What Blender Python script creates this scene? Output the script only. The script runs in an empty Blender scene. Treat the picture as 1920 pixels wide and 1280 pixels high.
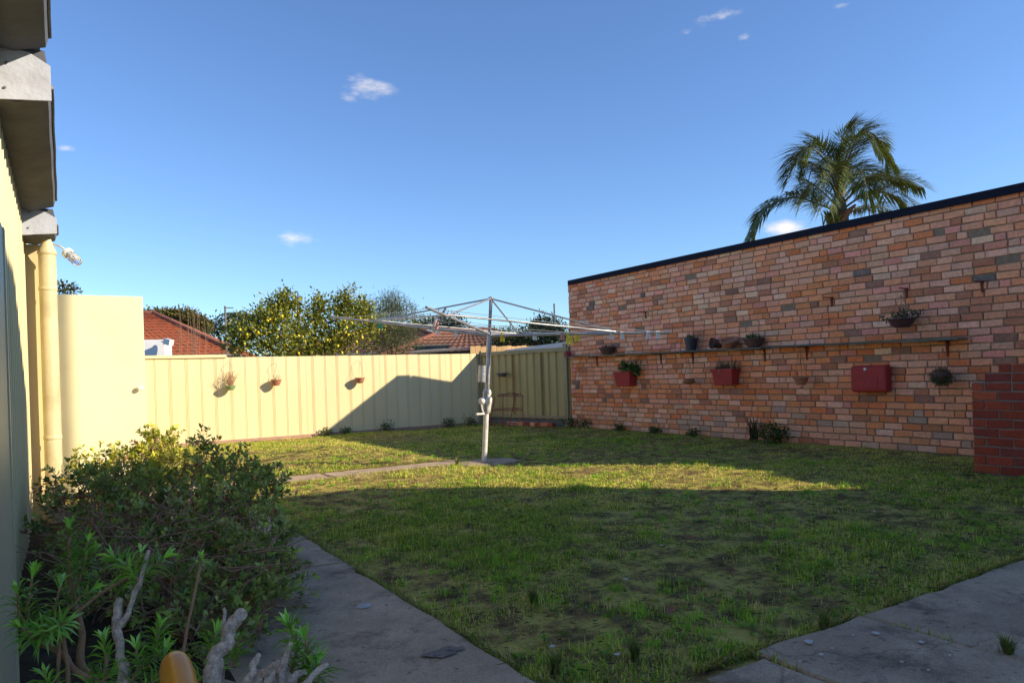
import bpy, math, random
import numpy as np
from mathutils import Vector, Matrix

random.seed(7)
RNG = np.random.default_rng(7)
scene = bpy.context.scene
COL = scene.collection

# ------------------------------------------------------------------ camera
FPX, CAM_H = 1350.0, 1.1
YAW, ROLL = math.radians(31.9), math.radians(1.9)
PPX, PPY = 960.0, 702.0
AX = np.array([math.sin(YAW), math.cos(YAW), 0.0])
RT = np.array([math.cos(YAW), -math.sin(YAW), 0.0])
UP = np.array([0.0, 0.0, 1.0])
CAM = np.array([0.0, 0.0, CAM_H])
_c, _s = math.cos(ROLL), math.sin(ROLL)

cam_d = bpy.data.cameras.new('camera')
cam = bpy.data.objects.new('camera', cam_d)
COL.objects.link(cam)
cam_d.sensor_width = 36.0
cam_d.lens = FPX / 1920.0 * 36.0
cam_d.shift_y = (PPY - 640.0) / 1920.0
cam_d.clip_start, cam_d.clip_end = 0.05, 3000.0
r_ = _c * RT - _s * UP
u_ = _s * RT + _c * UP
M = Matrix.Identity(4)
for i in range(3):
    M[i][0], M[i][1], M[i][2], M[i][3] = r_[i], u_[i], -AX[i], CAM[i]
cam.matrix_world = M
scene.camera = cam

# ------------------------------------------------------------------ light
SUN = Vector((1.0, -1.0, 0.68)).normalized()
world = bpy.data.worlds.new('World')
scene.world = world
world.use_nodes = True
wt = world.node_tree
wt.nodes.clear()
wo = wt.nodes.new('ShaderNodeOutputWorld')
wb = wt.nodes.new('ShaderNodeBackground')
sky = wt.nodes.new('ShaderNodeTexSky')
sky.sky_type = 'NISHITA'
sky.sun_disc = False
sky.sun_elevation = math.asin(SUN.z)
sky.sun_rotation = math.atan2(SUN.x, SUN.y)
sky.air_density, sky.dust_density, sky.ozone_density = 1.0, 0.0, 2.0
wb.inputs['Strength'].default_value = 0.097

def cloud_layer(prev):
    """a few small fair weather wisps, brighter than the sky behind them"""
    tc = wt.nodes.new('ShaderNodeTexCoord')
    out = prev
    no = wt.nodes.new('ShaderNodeTexNoise')
    no.inputs['Scale'].default_value = 16.0
    no.inputs['Detail'].default_value = 7.0
    no.inputs['Roughness'].default_value = 0.62
    mp = wt.nodes.new('ShaderNodeMapping')
    mp.inputs['Scale'].default_value = (1, 1, 2.6)
    wt.links.new(tc.outputs['Generated'], mp.inputs['Vector'])
    wt.links.new(mp.outputs['Vector'], no.inputs['Vector'])
    total = None
    for (px, py, rad, amp) in CLOUDS:
        a = (px - PPX) / FPX; b = -(py - PPY) / FPX
        d = AX + RT * (a * _c + b * _s) + UP * (-a * _s + b * _c)
        d = d / np.linalg.norm(d)
        sub = wt.nodes.new('ShaderNodeVectorMath'); sub.operation = 'SUBTRACT'
        sub.inputs[1].default_value = tuple(d)
        wt.links.new(tc.outputs['Generated'], sub.inputs[0])
        sc = wt.nodes.new('ShaderNodeVectorMath'); sc.operation = 'MULTIPLY'
        sc.inputs[1].default_value = (1 / rad, 1 / rad, 2.4 / rad)
        wt.links.new(sub.outputs[0], sc.inputs[0])
        ln = wt.nodes.new('ShaderNodeVectorMath'); ln.operation = 'LENGTH'
        wt.links.new(sc.outputs[0], ln.inputs[0])
        mr = wt.nodes.new('ShaderNodeMapRange')
        mr.inputs[1].default_value = 1.0; mr.inputs[2].default_value = 0.0
        mr.inputs[3].default_value = 0.0; mr.inputs[4].default_value = amp
        wt.links.new(ln.outputs['Value'], mr.inputs[0])
        if total is None:
            total = mr.outputs[0]
        else:
            ad = wt.nodes.new('ShaderNodeMath'); ad.operation = 'MAXIMUM'
            wt.links.new(total, ad.inputs[0]); wt.links.new(mr.outputs[0], ad.inputs[1])
            total = ad.outputs[0]
    # cover = smoothstep(noise + mask)
    ad = wt.nodes.new('ShaderNodeMath'); ad.operation = 'ADD'
    wt.links.new(no.outputs['Fac'], ad.inputs[0]); wt.links.new(total, ad.inputs[1])
    mr = wt.nodes.new('ShaderNodeMapRange'); mr.interpolation_type = 'SMOOTHSTEP'
    mr.inputs[1].default_value = 0.80; mr.inputs[2].default_value = 1.25
    mr.inputs[3].default_value = 0.0; mr.inputs[4].default_value = 0.85
    wt.links.new(ad.outputs[0], mr.inputs[0])
    mx = wt.nodes.new('ShaderNodeMixRGB')
    mx.inputs[2].default_value = (5.2, 5.3, 5.6, 1)
    wt.links.new(mr.outputs[0], mx.inputs[0]); wt.links.new(out, mx.inputs[1])
    return mx.outputs[0]

CLOUDS = [(690, 168, 0.085, 0.50), (650, 182, 0.045, 0.46), (550, 447, 0.066, 0.62), (590, 450, 0.035, 0.42), (1355, 30, 0.06, 0.46),
          (1400, 70, 0.03, 0.42), (1575, 12, 0.025, 0.45), (258, 119, 0.025, 0.42), (1475, 428, 0.05, 0.75),
          (1500, 440, 0.05, 0.7), (1285, 62, 0.03, 0.36), (125, 278, 0.02, 0.4), (-700, 200, 0.07, 0.5),
          (2900, 150, 0.08, 0.5), (3600, 380, 0.07, 0.55)]
hs = wt.nodes.new('ShaderNodeMixRGB'); hs.blend_type = 'MULTIPLY'      # clear polarised winter sky: a deeper blue all over
hs.inputs[0].default_value = 1.0
hs.inputs[2].default_value = (0.46, 0.725, 1.14, 1)
wt.links.new(sky.outputs[0], hs.inputs[1])
wt.links.new(cloud_layer(hs.outputs[0]), wb.inputs['Color'])
wt.links.new(wb.outputs[0], wo.inputs['Surface'])

sun_d = bpy.data.lights.new('sun', 'SUN')
sun_d.energy = 3.1
sun_d.angle = math.radians(0.53)
sun_d.color = (1.0, 0.945, 0.86)
sun = bpy.data.objects.new('sun', sun_d)
COL.objects.link(sun)
sun.rotation_euler = SUN.to_track_quat('Z', 'Y').to_euler()
sun.location = (20, -20, 20)

scene.view_settings.view_transform = 'Standard'
scene.view_settings.look = 'None'
scene.view_settings.gamma = 1.0
scene.view_settings.exposure = 1.16
scene.view_settings.use_white_balance = True      # the camera was balanced for the open shade
scene.view_settings.white_balance_temperature = 8200
scene.view_settings.white_balance_tint = 10
scene.render.engine = 'CYCLES'

# ------------------------------------------------------------------ pixel -> world
def ray(x, y):
    a = (x - PPX) / FPX; b = -(y - PPY) / FPX
    return AX + RT * (a * _c + b * _s) + UP * (-a * _s + b * _c)
def G(x, y, z=0.0):
    r = ray(x, y); return CAM + r * ((z - CAM_H) / r[2])
def PX(x, y, X):
    r = ray(x, y); return CAM + r * (X / r[0])
def PY(x, y, Y):
    r = ray(x, y); return CAM + r * (Y / r[1])
def PD(x, y, d):
    return CAM + ray(x, y) * d
def proj(P):
    v = np.asarray(P, float) - CAM; d = v @ AX; A = v @ RT / d; B = v[2] / d
    return PPX + (A * _c - B * _s) * FPX, PPY - (A * _s + B * _c) * FPX, d

# ------------------------------------------------------------------ materials
MATS = {}
def mat(name, col, rough=0.8, var=0.18, scale=6.0, bump=0.0, bscale=40.0, metal=0.0, attr=False, objcol=False,
        stretch=(1, 1, 1), dirt=None, dirt_amt=0.0, dirt_scale=1.5, translucent=0.0, spec=0.5, coat=0.0):
    m = bpy.data.materials.new(name); m.use_nodes = True
    t = m.node_tree; t.nodes.clear(); N = t.nodes.new; L = t.links.new
    out = N('ShaderNodeOutputMaterial'); p = N('ShaderNodeBsdfPrincipled')
    geo = N('ShaderNodeNewGeometry')
    mp = N('ShaderNodeMapping'); mp.inputs['Scale'].default_value = stretch
    L(geo.outputs['Position'], mp.inputs['Vector'])
    base = None
    if attr:
        a = N('ShaderNodeAttribute'); a.attribute_name = 'Col'; base = a.outputs['Color']
        if objcol:
            oi = N('ShaderNodeObjectInfo'); mu = N('ShaderNodeMixRGB'); mu.blend_type = 'MULTIPLY'
            mu.inputs[0].default_value = 1.0
            L(base, mu.inputs[1]); L(oi.outputs['Color'], mu.inputs[2]); base = mu.outputs[0]
    else:
        rgb = N('ShaderNodeRGB'); rgb.outputs[0].default_value = (*col, 1); base = rgb.outputs[0]
    n1 = N('ShaderNodeTexNoise'); n1.inputs['Scale'].default_value = scale
    n1.inputs['Detail'].default_value = 6.0; n1.inputs['Roughness'].default_value = 0.65
    L(mp.outputs['Vector'], n1.inputs['Vector'])
    mr = N('ShaderNodeMapRange'); mr.inputs[1].default_value = 0.3; mr.inputs[2].default_value = 0.7
    mr.inputs[3].default_value = 1 - var; mr.inputs[4].default_value = 1 + var
    L(n1.outputs['Fac'], mr.inputs[0])
    mu = N('ShaderNodeVectorMath'); mu.operation = 'SCALE'
    L(base, mu.inputs[0]); L(mr.outputs[0], mu.inputs['Scale']); cur = mu.outputs[0]
    if dirt is not None:
        n2 = N('ShaderNodeTexNoise'); n2.inputs['Scale'].default_value = dirt_scale
        n2.inputs['Detail'].default_value = 8.0; n2.inputs['Roughness'].default_value = 0.7
        L(mp.outputs['Vector'], n2.inputs['Vector'])
        m2 = N('ShaderNodeMapRange'); m2.inputs[1].default_value = 0.45; m2.inputs[2].default_value = 0.72
        m2.inputs[3].default_value = 0.0; m2.inputs[4].default_value = dirt_amt
        L(n2.outputs['Fac'], m2.inputs[0])
        mx = N('ShaderNodeMixRGB'); mx.inputs[2].default_value = (*dirt, 1)
        L(m2.outputs[0], mx.inputs[0]); L(cur, mx.inputs[1]); cur = mx.outputs[0]
    L(cur, p.inputs['Base Color'])
    p.inputs['Roughness'].default_value = rough; p.inputs['Metallic'].default_value = metal
    p.inputs['Specular IOR Level'].default_value = spec
    p.inputs['Coat Weight'].default_value = coat
    if bump > 0:
        n3 = N('ShaderNodeTexNoise'); n3.inputs['Scale'].default_value = bscale; n3.inputs['Detail'].default_value = 5.0
        L(mp.outputs['Vector'], n3.inputs['Vector'])
        b = N('ShaderNodeBump'); b.inputs['Strength'].default_value = bump; b.inputs['Distance'].default_value = 0.01
        L(n3.outputs['Fac'], b.inputs['Height']); L(b.outputs[0], p.inputs['Normal'])
    if translucent > 0:
        tr = N('ShaderNodeBsdfTranslucent'); L(cur, tr.inputs['Color'])
        ms = N('ShaderNodeMixShader'); ms.inputs[0].default_value = translucent
        L(p.outputs[0], ms.inputs[1]); L(tr.outputs[0], ms.inputs[2]); L(ms.outputs[0], out.inputs['Surface'])
    else:
        L(p.outputs[0], out.inputs['Surface'])
    MATS[name] = m
    return m

mat('brick', (1, 1, 1), 0.9, 0.20, 34, 0.5, 90, attr=True, objcol=True, dirt=(0.66, 0.30, 0.19), dirt_amt=0.5, dirt_scale=14)
mat('brick_red', (1, 1, 1), 0.9, 0.20, 34, 0.5, 90, attr=True, objcol=True, dirt=(0.10, 0.035, 0.025), dirt_amt=0.45, dirt_scale=9)
mat('mortar', (0.27, 0.185, 0.125), 0.95, 0.25, 18, 0.8, 60)
mat('mortar_pale', (0.22, 0.19, 0.16), 0.95, 0.25, 18, 0.8, 60)
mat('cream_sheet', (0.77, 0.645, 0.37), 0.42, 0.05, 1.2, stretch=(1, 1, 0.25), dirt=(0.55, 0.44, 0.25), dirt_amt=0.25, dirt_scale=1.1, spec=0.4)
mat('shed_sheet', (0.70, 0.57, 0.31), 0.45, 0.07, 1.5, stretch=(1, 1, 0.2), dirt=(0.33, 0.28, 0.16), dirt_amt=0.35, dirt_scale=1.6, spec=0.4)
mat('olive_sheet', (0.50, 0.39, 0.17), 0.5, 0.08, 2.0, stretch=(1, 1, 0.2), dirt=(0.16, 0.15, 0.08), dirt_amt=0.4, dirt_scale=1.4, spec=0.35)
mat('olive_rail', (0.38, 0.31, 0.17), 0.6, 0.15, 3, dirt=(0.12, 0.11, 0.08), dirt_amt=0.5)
mat('pink_plinth', (0.42, 0.25, 0.18), 0.95, 0.25, 10, 0.6, 50, dirt=(0.25, 0.16, 0.11), dirt_amt=0.5, dirt_scale=5)
mat('door_paint', (0.72, 0.68, 0.45), 0.5, 0.04, 1.0, 0.05, 6, dirt=(0.50, 0.46, 0.27), dirt_amt=0.25, dirt_scale=1.2)
mat('pipe_paint', (0.62, 0.54, 0.32), 0.45, 0.10, 5, 0.15, 30, dirt=(0.30, 0.20, 0.07), dirt_amt=0.5, dirt_scale=3)
mat('eave_grey', (0.105, 0.115, 0.135), 0.9, 0.2, 5, 0.3, 40, dirt=(0.055, 0.06, 0.07), dirt_amt=0.5, dirt_scale=3)
mat('eave_plate', (0.42, 0.46, 0.54), 0.85, 0.12, 10, 0.3, 50, dirt=(0.25, 0.24, 0.23), dirt_amt=0.4, dirt_scale=7)
mat('eave_edge', (0.26, 0.22, 0.17), 0.9, 0.3, 14, 0.5, 50)
mat('grey_panel', (0.58, 0.47, 0.28), 0.45, 0.06, 2, stretch=(1, 1, 0.2))
mat('cap_metal', (0.010, 0.013, 0.026), 0.8, 0.15, 4, spec=0.15)
mat('galv', (0.40, 0.41, 0.42), 0.42, 0.18, 20, 0.1, 80, metal=0.55, dirt=(0.22, 0.20, 0.18), dirt_amt=0.5, dirt_scale=8)
mat('galv_dark', (0.24, 0.26, 0.28), 0.5, 0.18, 20, 0.1, 80, metal=0.4, dirt=(0.12, 0.11, 0.10), dirt_amt=0.4, dirt_scale=8)
mat('white_metal', (0.66, 0.63, 0.57), 0.5, 0.15, 25, 0.1, 80, dirt=(0.28, 0.20, 0.13), dirt_amt=0.5, dirt_scale=14)
mat('wire', (0.42, 0.43, 0.45), 0.4, 0.1, 10, metal=0.5)
mat('terracotta', (0.42, 0.17, 0.095), 0.85, 0.16, 18, 0.2, 60, dirt=(0.24, 0.15, 0.11), dirt_amt=0.4, dirt_scale=10)
mat('dark_pot', (0.13, 0.065, 0.05), 0.8, 0.2, 18, 0.2, 60)
mat('black_pot', (0.028, 0.032, 0.045), 0.5, 0.2, 12)
mat('purple_bowl', (0.095, 0.045, 0.052), 0.6, 0.2, 15)
mat('grey_dish', (0.15, 0.13, 0.13), 0.8, 0.2, 15)
mat('green_pot', (0.20, 0.30, 0.13), 0.7, 0.15, 15)
mat('red_foam', (0.44, 0.032, 0.028), 0.7, 0.14, 22, 0.25, 120, dirt=(0.26, 0.04, 0.034), dirt_amt=0.5, dirt_scale=6)
mat('bracket_red', (0.17, 0.028, 0.020), 0.8, 0.2, 20)
mat('stand_red', (0.30, 0.035, 0.035), 0.6, 0.15, 20)
mat('shelf_board', (0.135, 0.15, 0.115), 0.9, 0.3, 12, 0.5, 40, stretch=(1, 0.2, 1), dirt=(0.06, 0.06, 0.05), dirt_amt=0.5, dirt_scale=4)
mat('soil', (0.05, 0.036, 0.026), 1.0, 0.3, 30, 0.6, 60)
mat('foliage', (1, 1, 1), 0.5, 0.12, 12, attr=True, translucent=0.28, spec=0.35)
mat('palm_leaf', (1, 1, 1), 0.42, 0.12, 6, attr=True, translucent=0.15, spec=0.5)
mat('grass', (1, 1, 1), 0.6, 0.10, 5, attr=True, translucent=0.25, spec=0.25)
mat('bark', (0.13, 0.095, 0.07), 0.95, 0.3, 25, 0.7, 60)
mat('twig', (0.32, 0.18, 0.11), 0.9, 0.3, 30, 0.3, 90)
mat('red_stem', (0.42, 0.19, 0.09), 0.7, 0.25, 30, 0.3, 120)
mat('cut_wood', (0.80, 0.53, 0.38), 0.9, 0.45, 70, 1.0, 160, dirt=(0.24, 0.125, 0.08), dirt_amt=0.7, dirt_scale=48)
mat('orange_grip', (0.85, 0.25, 0.004), 0.35, 0.12, 14, coat=0.0, dirt=(0.36, 0.13, 0.02), dirt_amt=0.3, dirt_scale=20)
mat('lemon', (0.72, 0.56, 0.03), 0.45, 0.08, 20)
mat('red_tile', (0.44, 0.11, 0.040), 0.85, 0.40, 7, dirt=(0.16, 0.07, 0.04), dirt_amt=0.8, dirt_scale=5)
mat('brown_tile', (0.21, 0.095, 0.062), 0.85, 0.35, 5, dirt=(0.09, 0.06, 0.05), dirt_amt=0.6, dirt_scale=1.5)
mat('ridge_tile', (0.24, 0.085, 0.055), 0.85, 0.25, 6)
mat('cream_render', (0.42, 0.37, 0.29), 0.9, 0.12, 4, 0.3, 30)
mat('bounce_render', (0.80, 0.76, 0.68), 0.9, 0.06, 4, 0.2, 30)  # bright white picked for the unseen house walls, to bounce fill into the foreground
mat('house_brick', (0.30, 0.14, 0.10), 0.9, 0.2, 8, 0.4, 30)
mat('grey_render', (0.22, 0.20, 0.18), 0.95, 0.25, 3, 0.3, 20)
mat('corrugated', (0.10, 0.085, 0.075), 0.7, 0.2, 6)
mat('white_paint', (0.78, 0.78, 0.77), 0.6, 0.05, 6)
mat('paling', (0.46, 0.30, 0.15), 0.9, 0.22, 6, 0.3, 40, stretch=(1, 1, 0.15))
mat('glass_jar', (0.55, 0.60, 0.66), 0.12, 0.05, 5, spec=0.8)
mat('yellow_plastic', (0.80, 0.58, 0.02), 0.4, 0.06, 20)
mat('green_plastic', (0.02, 0.32, 0.16), 0.4, 0.06, 20)
mat('white_plastic', (0.74, 0.73, 0.70), 0.45, 0.06, 20)
mat('pink_plastic', (0.62, 0.26, 0.22), 0.5, 0.06, 20)
mat('rag', (0.55, 0.45, 0.43), 0.9, 0.3, 60)
mat('dark_rag', (0.09, 0.10, 0.13), 0.9, 0.3, 40)
mat('dry_leaf', (0.26, 0.085, 0.038), 0.8, 0.3, 40)
mat('paper', (0.50, 0.47, 0.45), 0.8, 0.15, 60)
mat('mortar_crust', (0.22, 0.17, 0.14), 0.95, 0.35, 60, 0.6, 120)
mat('pale_grey', (0.42, 0.40, 0.38), 0.9, 0.25, 50)
mat('weathered_grey', (0.16, 0.15, 0.14), 0.9, 0.2, 8)

def concrete_material():
    m = bpy.data.materials.new('concrete'); m.use_nodes = True
    t = m.node_tree; N = t.nodes.new; L = t.links.new; p = t.nodes['Principled BSDF']
    geo = N('ShaderNodeNewGeometry')
    def noise(s, d=6, r=0.6):
        n = N('ShaderNodeTexNoise'); n.inputs['Scale'].default_value = s; n.inputs['Detail'].default_value = d
        n.inputs['Roughness'].default_value = r; L(geo.outputs['Position'], n.inputs['Vector']); return n.outputs['Fac']
    def ramp(fac, stops):
        r = N('ShaderNodeValToRGB'); e = r.color_ramp.elements
        e[0].position, e[0].color = stops[0][0], (*stops[0][1], 1)
        e[1].position, e[1].color = stops[-1][0], (*stops[-1][1], 1)
        for q, c in stops[1:-1]:
            k = e.new(q); k.color = (*c, 1)
        L(fac, r.inputs[0]); return r.outputs[0]
    base = ramp(noise(2.2, 8, 0.7), [(0.3, (0.30, 0.21, 0.135)), (0.5, (0.45, 0.32, 0.21)), (0.72, (0.60, 0.44, 0.295))])
    fine = ramp(noise(170, 3, 0.7), [(0.3, (0.6, 0.6, 0.6)), (0.7, (1.25, 1.25, 1.25))])
    mu = N('ShaderNodeMixRGB'); mu.blend_type = 'MULTIPLY'; mu.inputs[0].default_value = 1
    L(base, mu.inputs[1]); L(fine, mu.inputs[2])
    st = ramp(noise(3.7, 9, 0.75), [(0.52, (1, 1, 1)), (0.66, (0.45, 0.42, 0.40))])
    m2 = N('ShaderNodeMixRGB'); m2.blend_type = 'MULTIPLY'; m2.inputs[0].default_value = 1
    L(mu.outputs[0], m2.inputs[1]); L(st, m2.inputs[2])
    sp = ramp(noise(26, 4, 0.6), [(0.62, (1, 1, 1)), (0.70, (0.45, 0.42, 0.40))])
    m3 = N('ShaderNodeMixRGB'); m3.blend_type = 'MULTIPLY'; m3.inputs[0].default_value = 1
    L(m2.outputs[0], m3.inputs[1]); L(sp, m3.inputs[2])
    dn = N('ShaderNodeTexNoise'); dn.inputs['Scale'].default_value = 3.0; dn.inputs['Detail'].default_value = 6; L(geo.outputs['Position'], dn.inputs['Vector'])
    dm = N('ShaderNodeVectorMath'); dm.operation = 'MULTIPLY_ADD'; dm.inputs[1].default_value = (0.35, 0.35, 0.35)
    L(dn.outputs['Color'], dm.inputs[0]); L(geo.outputs['Position'], dm.inputs[2])
    vo = N('ShaderNodeTexVoronoi'); vo.feature = 'DISTANCE_TO_EDGE'; vo.inputs['Scale'].default_value = 0.42; L(dm.outputs[0], vo.inputs['Vector'])
    cr = ramp(vo.outputs['Distance'], [(0.0, (0.42, 0.38, 0.35)), (0.0035, (1, 1, 1))])
    m4 = N('ShaderNodeMixRGB'); m4.blend_type = 'MULTIPLY'; m4.inputs[0].default_value = 0.6
    L(m3.outputs[0], m4.inputs[1]); L(cr, m4.inputs[2])
    L(m4.outputs[0], p.inputs['Base Color']); p.inputs['Roughness'].default_value = 0.9
    b = N('ShaderNodeBump'); b.inputs['Strength'].default_value = 0.5; b.inputs['Distance'].default_value = 0.004
    L(noise(140, 4), b.inputs['Height']); L(b.outputs[0], p.inputs['Normal'])
    MATS['concrete'] = m
concrete_material()

def soil_lawn_material(name, stops, sc):
    m = bpy.data.materials.new(name); m.use_nodes = True
    t = m.node_tree; N = t.nodes.new; L = t.links.new; p = t.nodes['Principled BSDF']
    geo = N('ShaderNodeNewGeometry')
    n = N('ShaderNodeTexNoise'); n.inputs['Scale'].default_value = sc; n.inputs['Detail'].default_value = 9
    n.inputs['Roughness'].default_value = 0.72; L(geo.outputs['Position'], n.inputs['Vector'])
    r = N('ShaderNodeValToRGB'); e = r.color_ramp.elements
    e[0].position, e[0].color = stops[0][0], (*stops[0][1], 1)
    e[1].position, e[1].color = stops[-1][0], (*stops[-1][1], 1)
    for q, c in stops[1:-1]:
        k = e.new(q); k.color = (*c, 1)
    L(n.outputs['Fac'], r.inputs[0]); L(r.outputs[0], p.inputs['Base Color'])
    p.inputs['Roughness'].default_value = 1.0; p.inputs['Specular IOR Level'].default_value = 0.1
    n2 = N('ShaderNodeTexNoise'); n2.inputs['Scale'].default_value = 60; n2.inputs['Detail'].default_value = 6
    L(geo.outputs['Position'], n2.inputs['Vector'])
    b = N('ShaderNodeBump'); b.inputs['Strength'].default_value = 0.9; b.inputs['Distance'].default_value = 0.02
    L(n2.outputs['Fac'], b.inputs['Height']); L(b.outputs[0], p.inputs['Normal'])
    MATS[name] = m
soil_lawn_material('lawn_soil', [(0.34, (0.08, 0.05, 0.028)), (0.46, (0.22, 0.15, 0.06)), (0.55, (0.42, 0.34, 0.09)), (0.72, (0.56, 0.45, 0.14))], 5)
soil_lawn_material('bed_soil', [(0.3, (0.035, 0.026, 0.018)), (0.5, (0.06, 0.045, 0.03)), (0.7, (0.10, 0.075, 0.05))], 9)
soil_lawn_material('far_ground', [(0.3, (0.06, 0.07, 0.03)), (0.5, (0.10, 0.10, 0.05)), (0.7, (0.15, 0.13, 0.08))], 0.6)

# ------------------------------------------------------------------ helpers
def v3(p): return (float(p[0]), float(p[1]), float(p[2]))

def thing(name, label, cat, loc=(0, 0, 0), group=None):
    o = bpy.data.objects.new(name, None); COL.objects.link(o)
    o.empty_display_size = 0.1
    o.location = v3(loc); o['label'] = label; o['category'] = cat
    if group: o['group'] = group
    return o
def tag(o, label, cat, group=None):
    o['label'] = label; o['category'] = cat
    if group: o['group'] = group
    return o
def root_loc(parent):
    l = np.zeros(3)
    while parent is not None:
        l = l + np.array(parent.location); parent = parent.parent
    return l
def link_mesh(name, me, parent=None, kind=None):
    o = bpy.data.objects.new(name, me); COL.objects.link(o)
    if parent is not None: o.parent = parent
    if kind: o['kind'] = kind
    return o

class MB:
    def __init__(s): s.v, s.f, s.c, s.cur = [], [], [], None
    def add(s, vs, fs):
        b = len(s.v); s.v += [v3(p) for p in vs]; s.f += [tuple(b + i for i in f) for f in fs]
        s.c += [s.cur] * len(fs); return s
    def box(s, a, b):
        x0, y0, z0 = np.minimum(a, b); x1, y1, z1 = np.maximum(a, b)
        return s.add([(x0, y0, z0), (x1, y0, z0), (x1, y1, z0), (x0, y1, z0), (x0, y0, z1), (x1, y0, z1), (x1, y1, z1), (x0, y1, z1)],
                     [(0, 3, 2, 1), (4, 5, 6, 7), (0, 1, 5, 4), (1, 2, 6, 5), (2, 3, 7, 6), (3, 0, 4, 7)])
    def hexa(s, p):   # 8 points: bottom loop then top loop
        return s.add(p, [(0, 3, 2, 1), (4, 5, 6, 7), (0, 1, 5, 4), (1, 2, 6, 5), (2, 3, 7, 6), (3, 0, 4, 7)])
    def tube(s, pts, r, n=8, cap=True):
        pts = [np.asarray(p, float) for p in pts]
        rs = r if hasattr(r, '__len__') else [r] * len(pts)
        rings = []; prev = None
        for i, p in enumerate(pts):
            t = pts[min(i + 1, len(pts) - 1)] - pts[max(i - 1, 0)]
            t = t / (np.linalg.norm(t) + 1e-9)
            ref = prev if prev is not None else (np.array([0, 0, 1.0]) if abs(t[2]) < 0.9 else np.array([1.0, 0, 0]))
            a = ref - t * (ref @ t); a = a / (np.linalg.norm(a) + 1e-9); prev = a
            b = np.cross(t, a)
            rings.append([p + rs[i] * (math.cos(2 * math.pi * k / n) * a + math.sin(2 * math.pi * k / n) * b) for k in range(n)])
        vs = [q for rg in rings for q in rg]; fs = []
        for i in range(len(pts) - 1):
            for k in range(n):
                fs.append((i * n + k, i * n + (k + 1) % n, (i + 1) * n + (k + 1) % n, (i + 1) * n + k))
        if cap:
            fs.append(tuple(range(n - 1, -1, -1))); fs.append(tuple((len(pts) - 1) * n + k for k in range(n)))
        return s.add(vs, fs)
    def lathe(s, c, prof, n=20, sx=1.0, sy=1.0, axis=None):
        c = np.asarray(c, float)
        if axis is None: A, B, Z = np.array([1., 0, 0]), np.array([0, 1., 0]), np.array([0, 0, 1.])
        else:
            Z = np.asarray(axis, float); Z = Z / np.linalg.norm(Z)
            A = np.cross(Z, [0, 0, 1.0] if abs(Z[2]) < 0.9 else [1.0, 0, 0]); A /= np.linalg.norm(A); B = np.cross(Z, A)
        vs = []; fs = []
        for (r, h) in prof:
            for k in range(n):
                t = 2 * math.pi * k / n
                vs.append(c + A * r * sx * math.cos(t) + B * r * sy * math.sin(t) + Z * h)
        for i in range(len(prof) - 1):
            for k in range(n):
                fs.append((i * n + k, i * n + (k + 1) % n, (i + 1) * n + (k + 1) % n, (i + 1) * n + k))
        fs.append(tuple(range(n - 1, -1, -1))); fs.append(tuple((len(prof) - 1) * n + k for k in range(n)))
        return s.add(vs, fs)
    def prism(s, poly, d):      # poly of 3D points, extruded by vector d
        n = len(poly); d = np.asarray(d, float); vs = [np.asarray(p, float) for p in poly]
        vs = vs + [p + d for p in vs]
        fs = [tuple(range(n - 1, -1, -1)), tuple(range(n, 2 * n))]
        for k in range(n): fs.append((k, (k + 1) % n, n + (k + 1) % n, n + k))
        return s.add(vs, fs)
    def mesh(s, name, m, off=(0, 0, 0), smooth=False):
        me = bpy.data.meshes.new(name)
        off = np.asarray(off, float)
        me.from_pydata([tuple(np.array(p) - off) for p in s.v], [], s.f)
        if any(c is not None for c in s.c):
            at = me.attributes.new('Col', 'FLOAT_COLOR', 'FACE')
            at.data.foreach_set('color', np.array([(*(c or (1, 1, 1)), 1) for c in s.c], dtype=np.float32).ravel())
        me.materials.append(MATS[m] if isinstance(m, str) else m)
        me.update()
        import bmesh
        bm = bmesh.new(); bm.from_mesh(me); bmesh.ops.recalc_face_normals(bm, faces=bm.faces); bm.to_mesh(me); bm.free()
        if smooth:
            me.polygons.foreach_set('use_smooth', [True] * len(me.polygons))
            me.set_sharp_from_angle(angle=math.radians(42))
        return me
    def build(s, name, m, parent=None, smooth=False, kind=None, loc=None):
        if loc is None:
            off = root_loc(parent)
            return link_mesh(name, s.mesh(name, m, off, smooth), parent, kind)
        o = link_mesh(name, s.mesh(name, m, loc, smooth), parent, kind)
        o.location = v3(np.asarray(loc, float) - root_loc(parent))
        return o

def np_mesh(name, verts, tris, cols, m, parent=None, kind=None):
    """big triangle soup with one colour per triangle"""
    me = bpy.data.meshes.new(name)
    off = root_loc(parent) if parent is not None else np.zeros(3)
    verts = (verts - off).astype(np.float32); tris = tris.astype(np.int32)
    nf = len(tris)
    me.vertices.add(len(verts)); me.vertices.foreach_set('co', verts.ravel())
    me.loops.add(nf * 3); me.loops.foreach_set('vertex_index', tris.ravel())
    me.polygons.add(nf); me.polygons.foreach_set('loop_start', np.arange(0, nf * 3, 3, dtype=np.int32))
    me.update(calc_edges=True)
    at = me.attributes.new('Col', 'FLOAT_COLOR', 'FACE')
    c4 = np.ones((nf, 4), np.float32); c4[:, :3] = cols
    at.data.foreach_set('color', c4.ravel())
    me.materials.append(MATS[m]); me.validate()
    return link_mesh(name, me, parent, kind)

def norm(a): return a / (np.linalg.norm(a, axis=-1, keepdims=True) + 1e-9)

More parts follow.
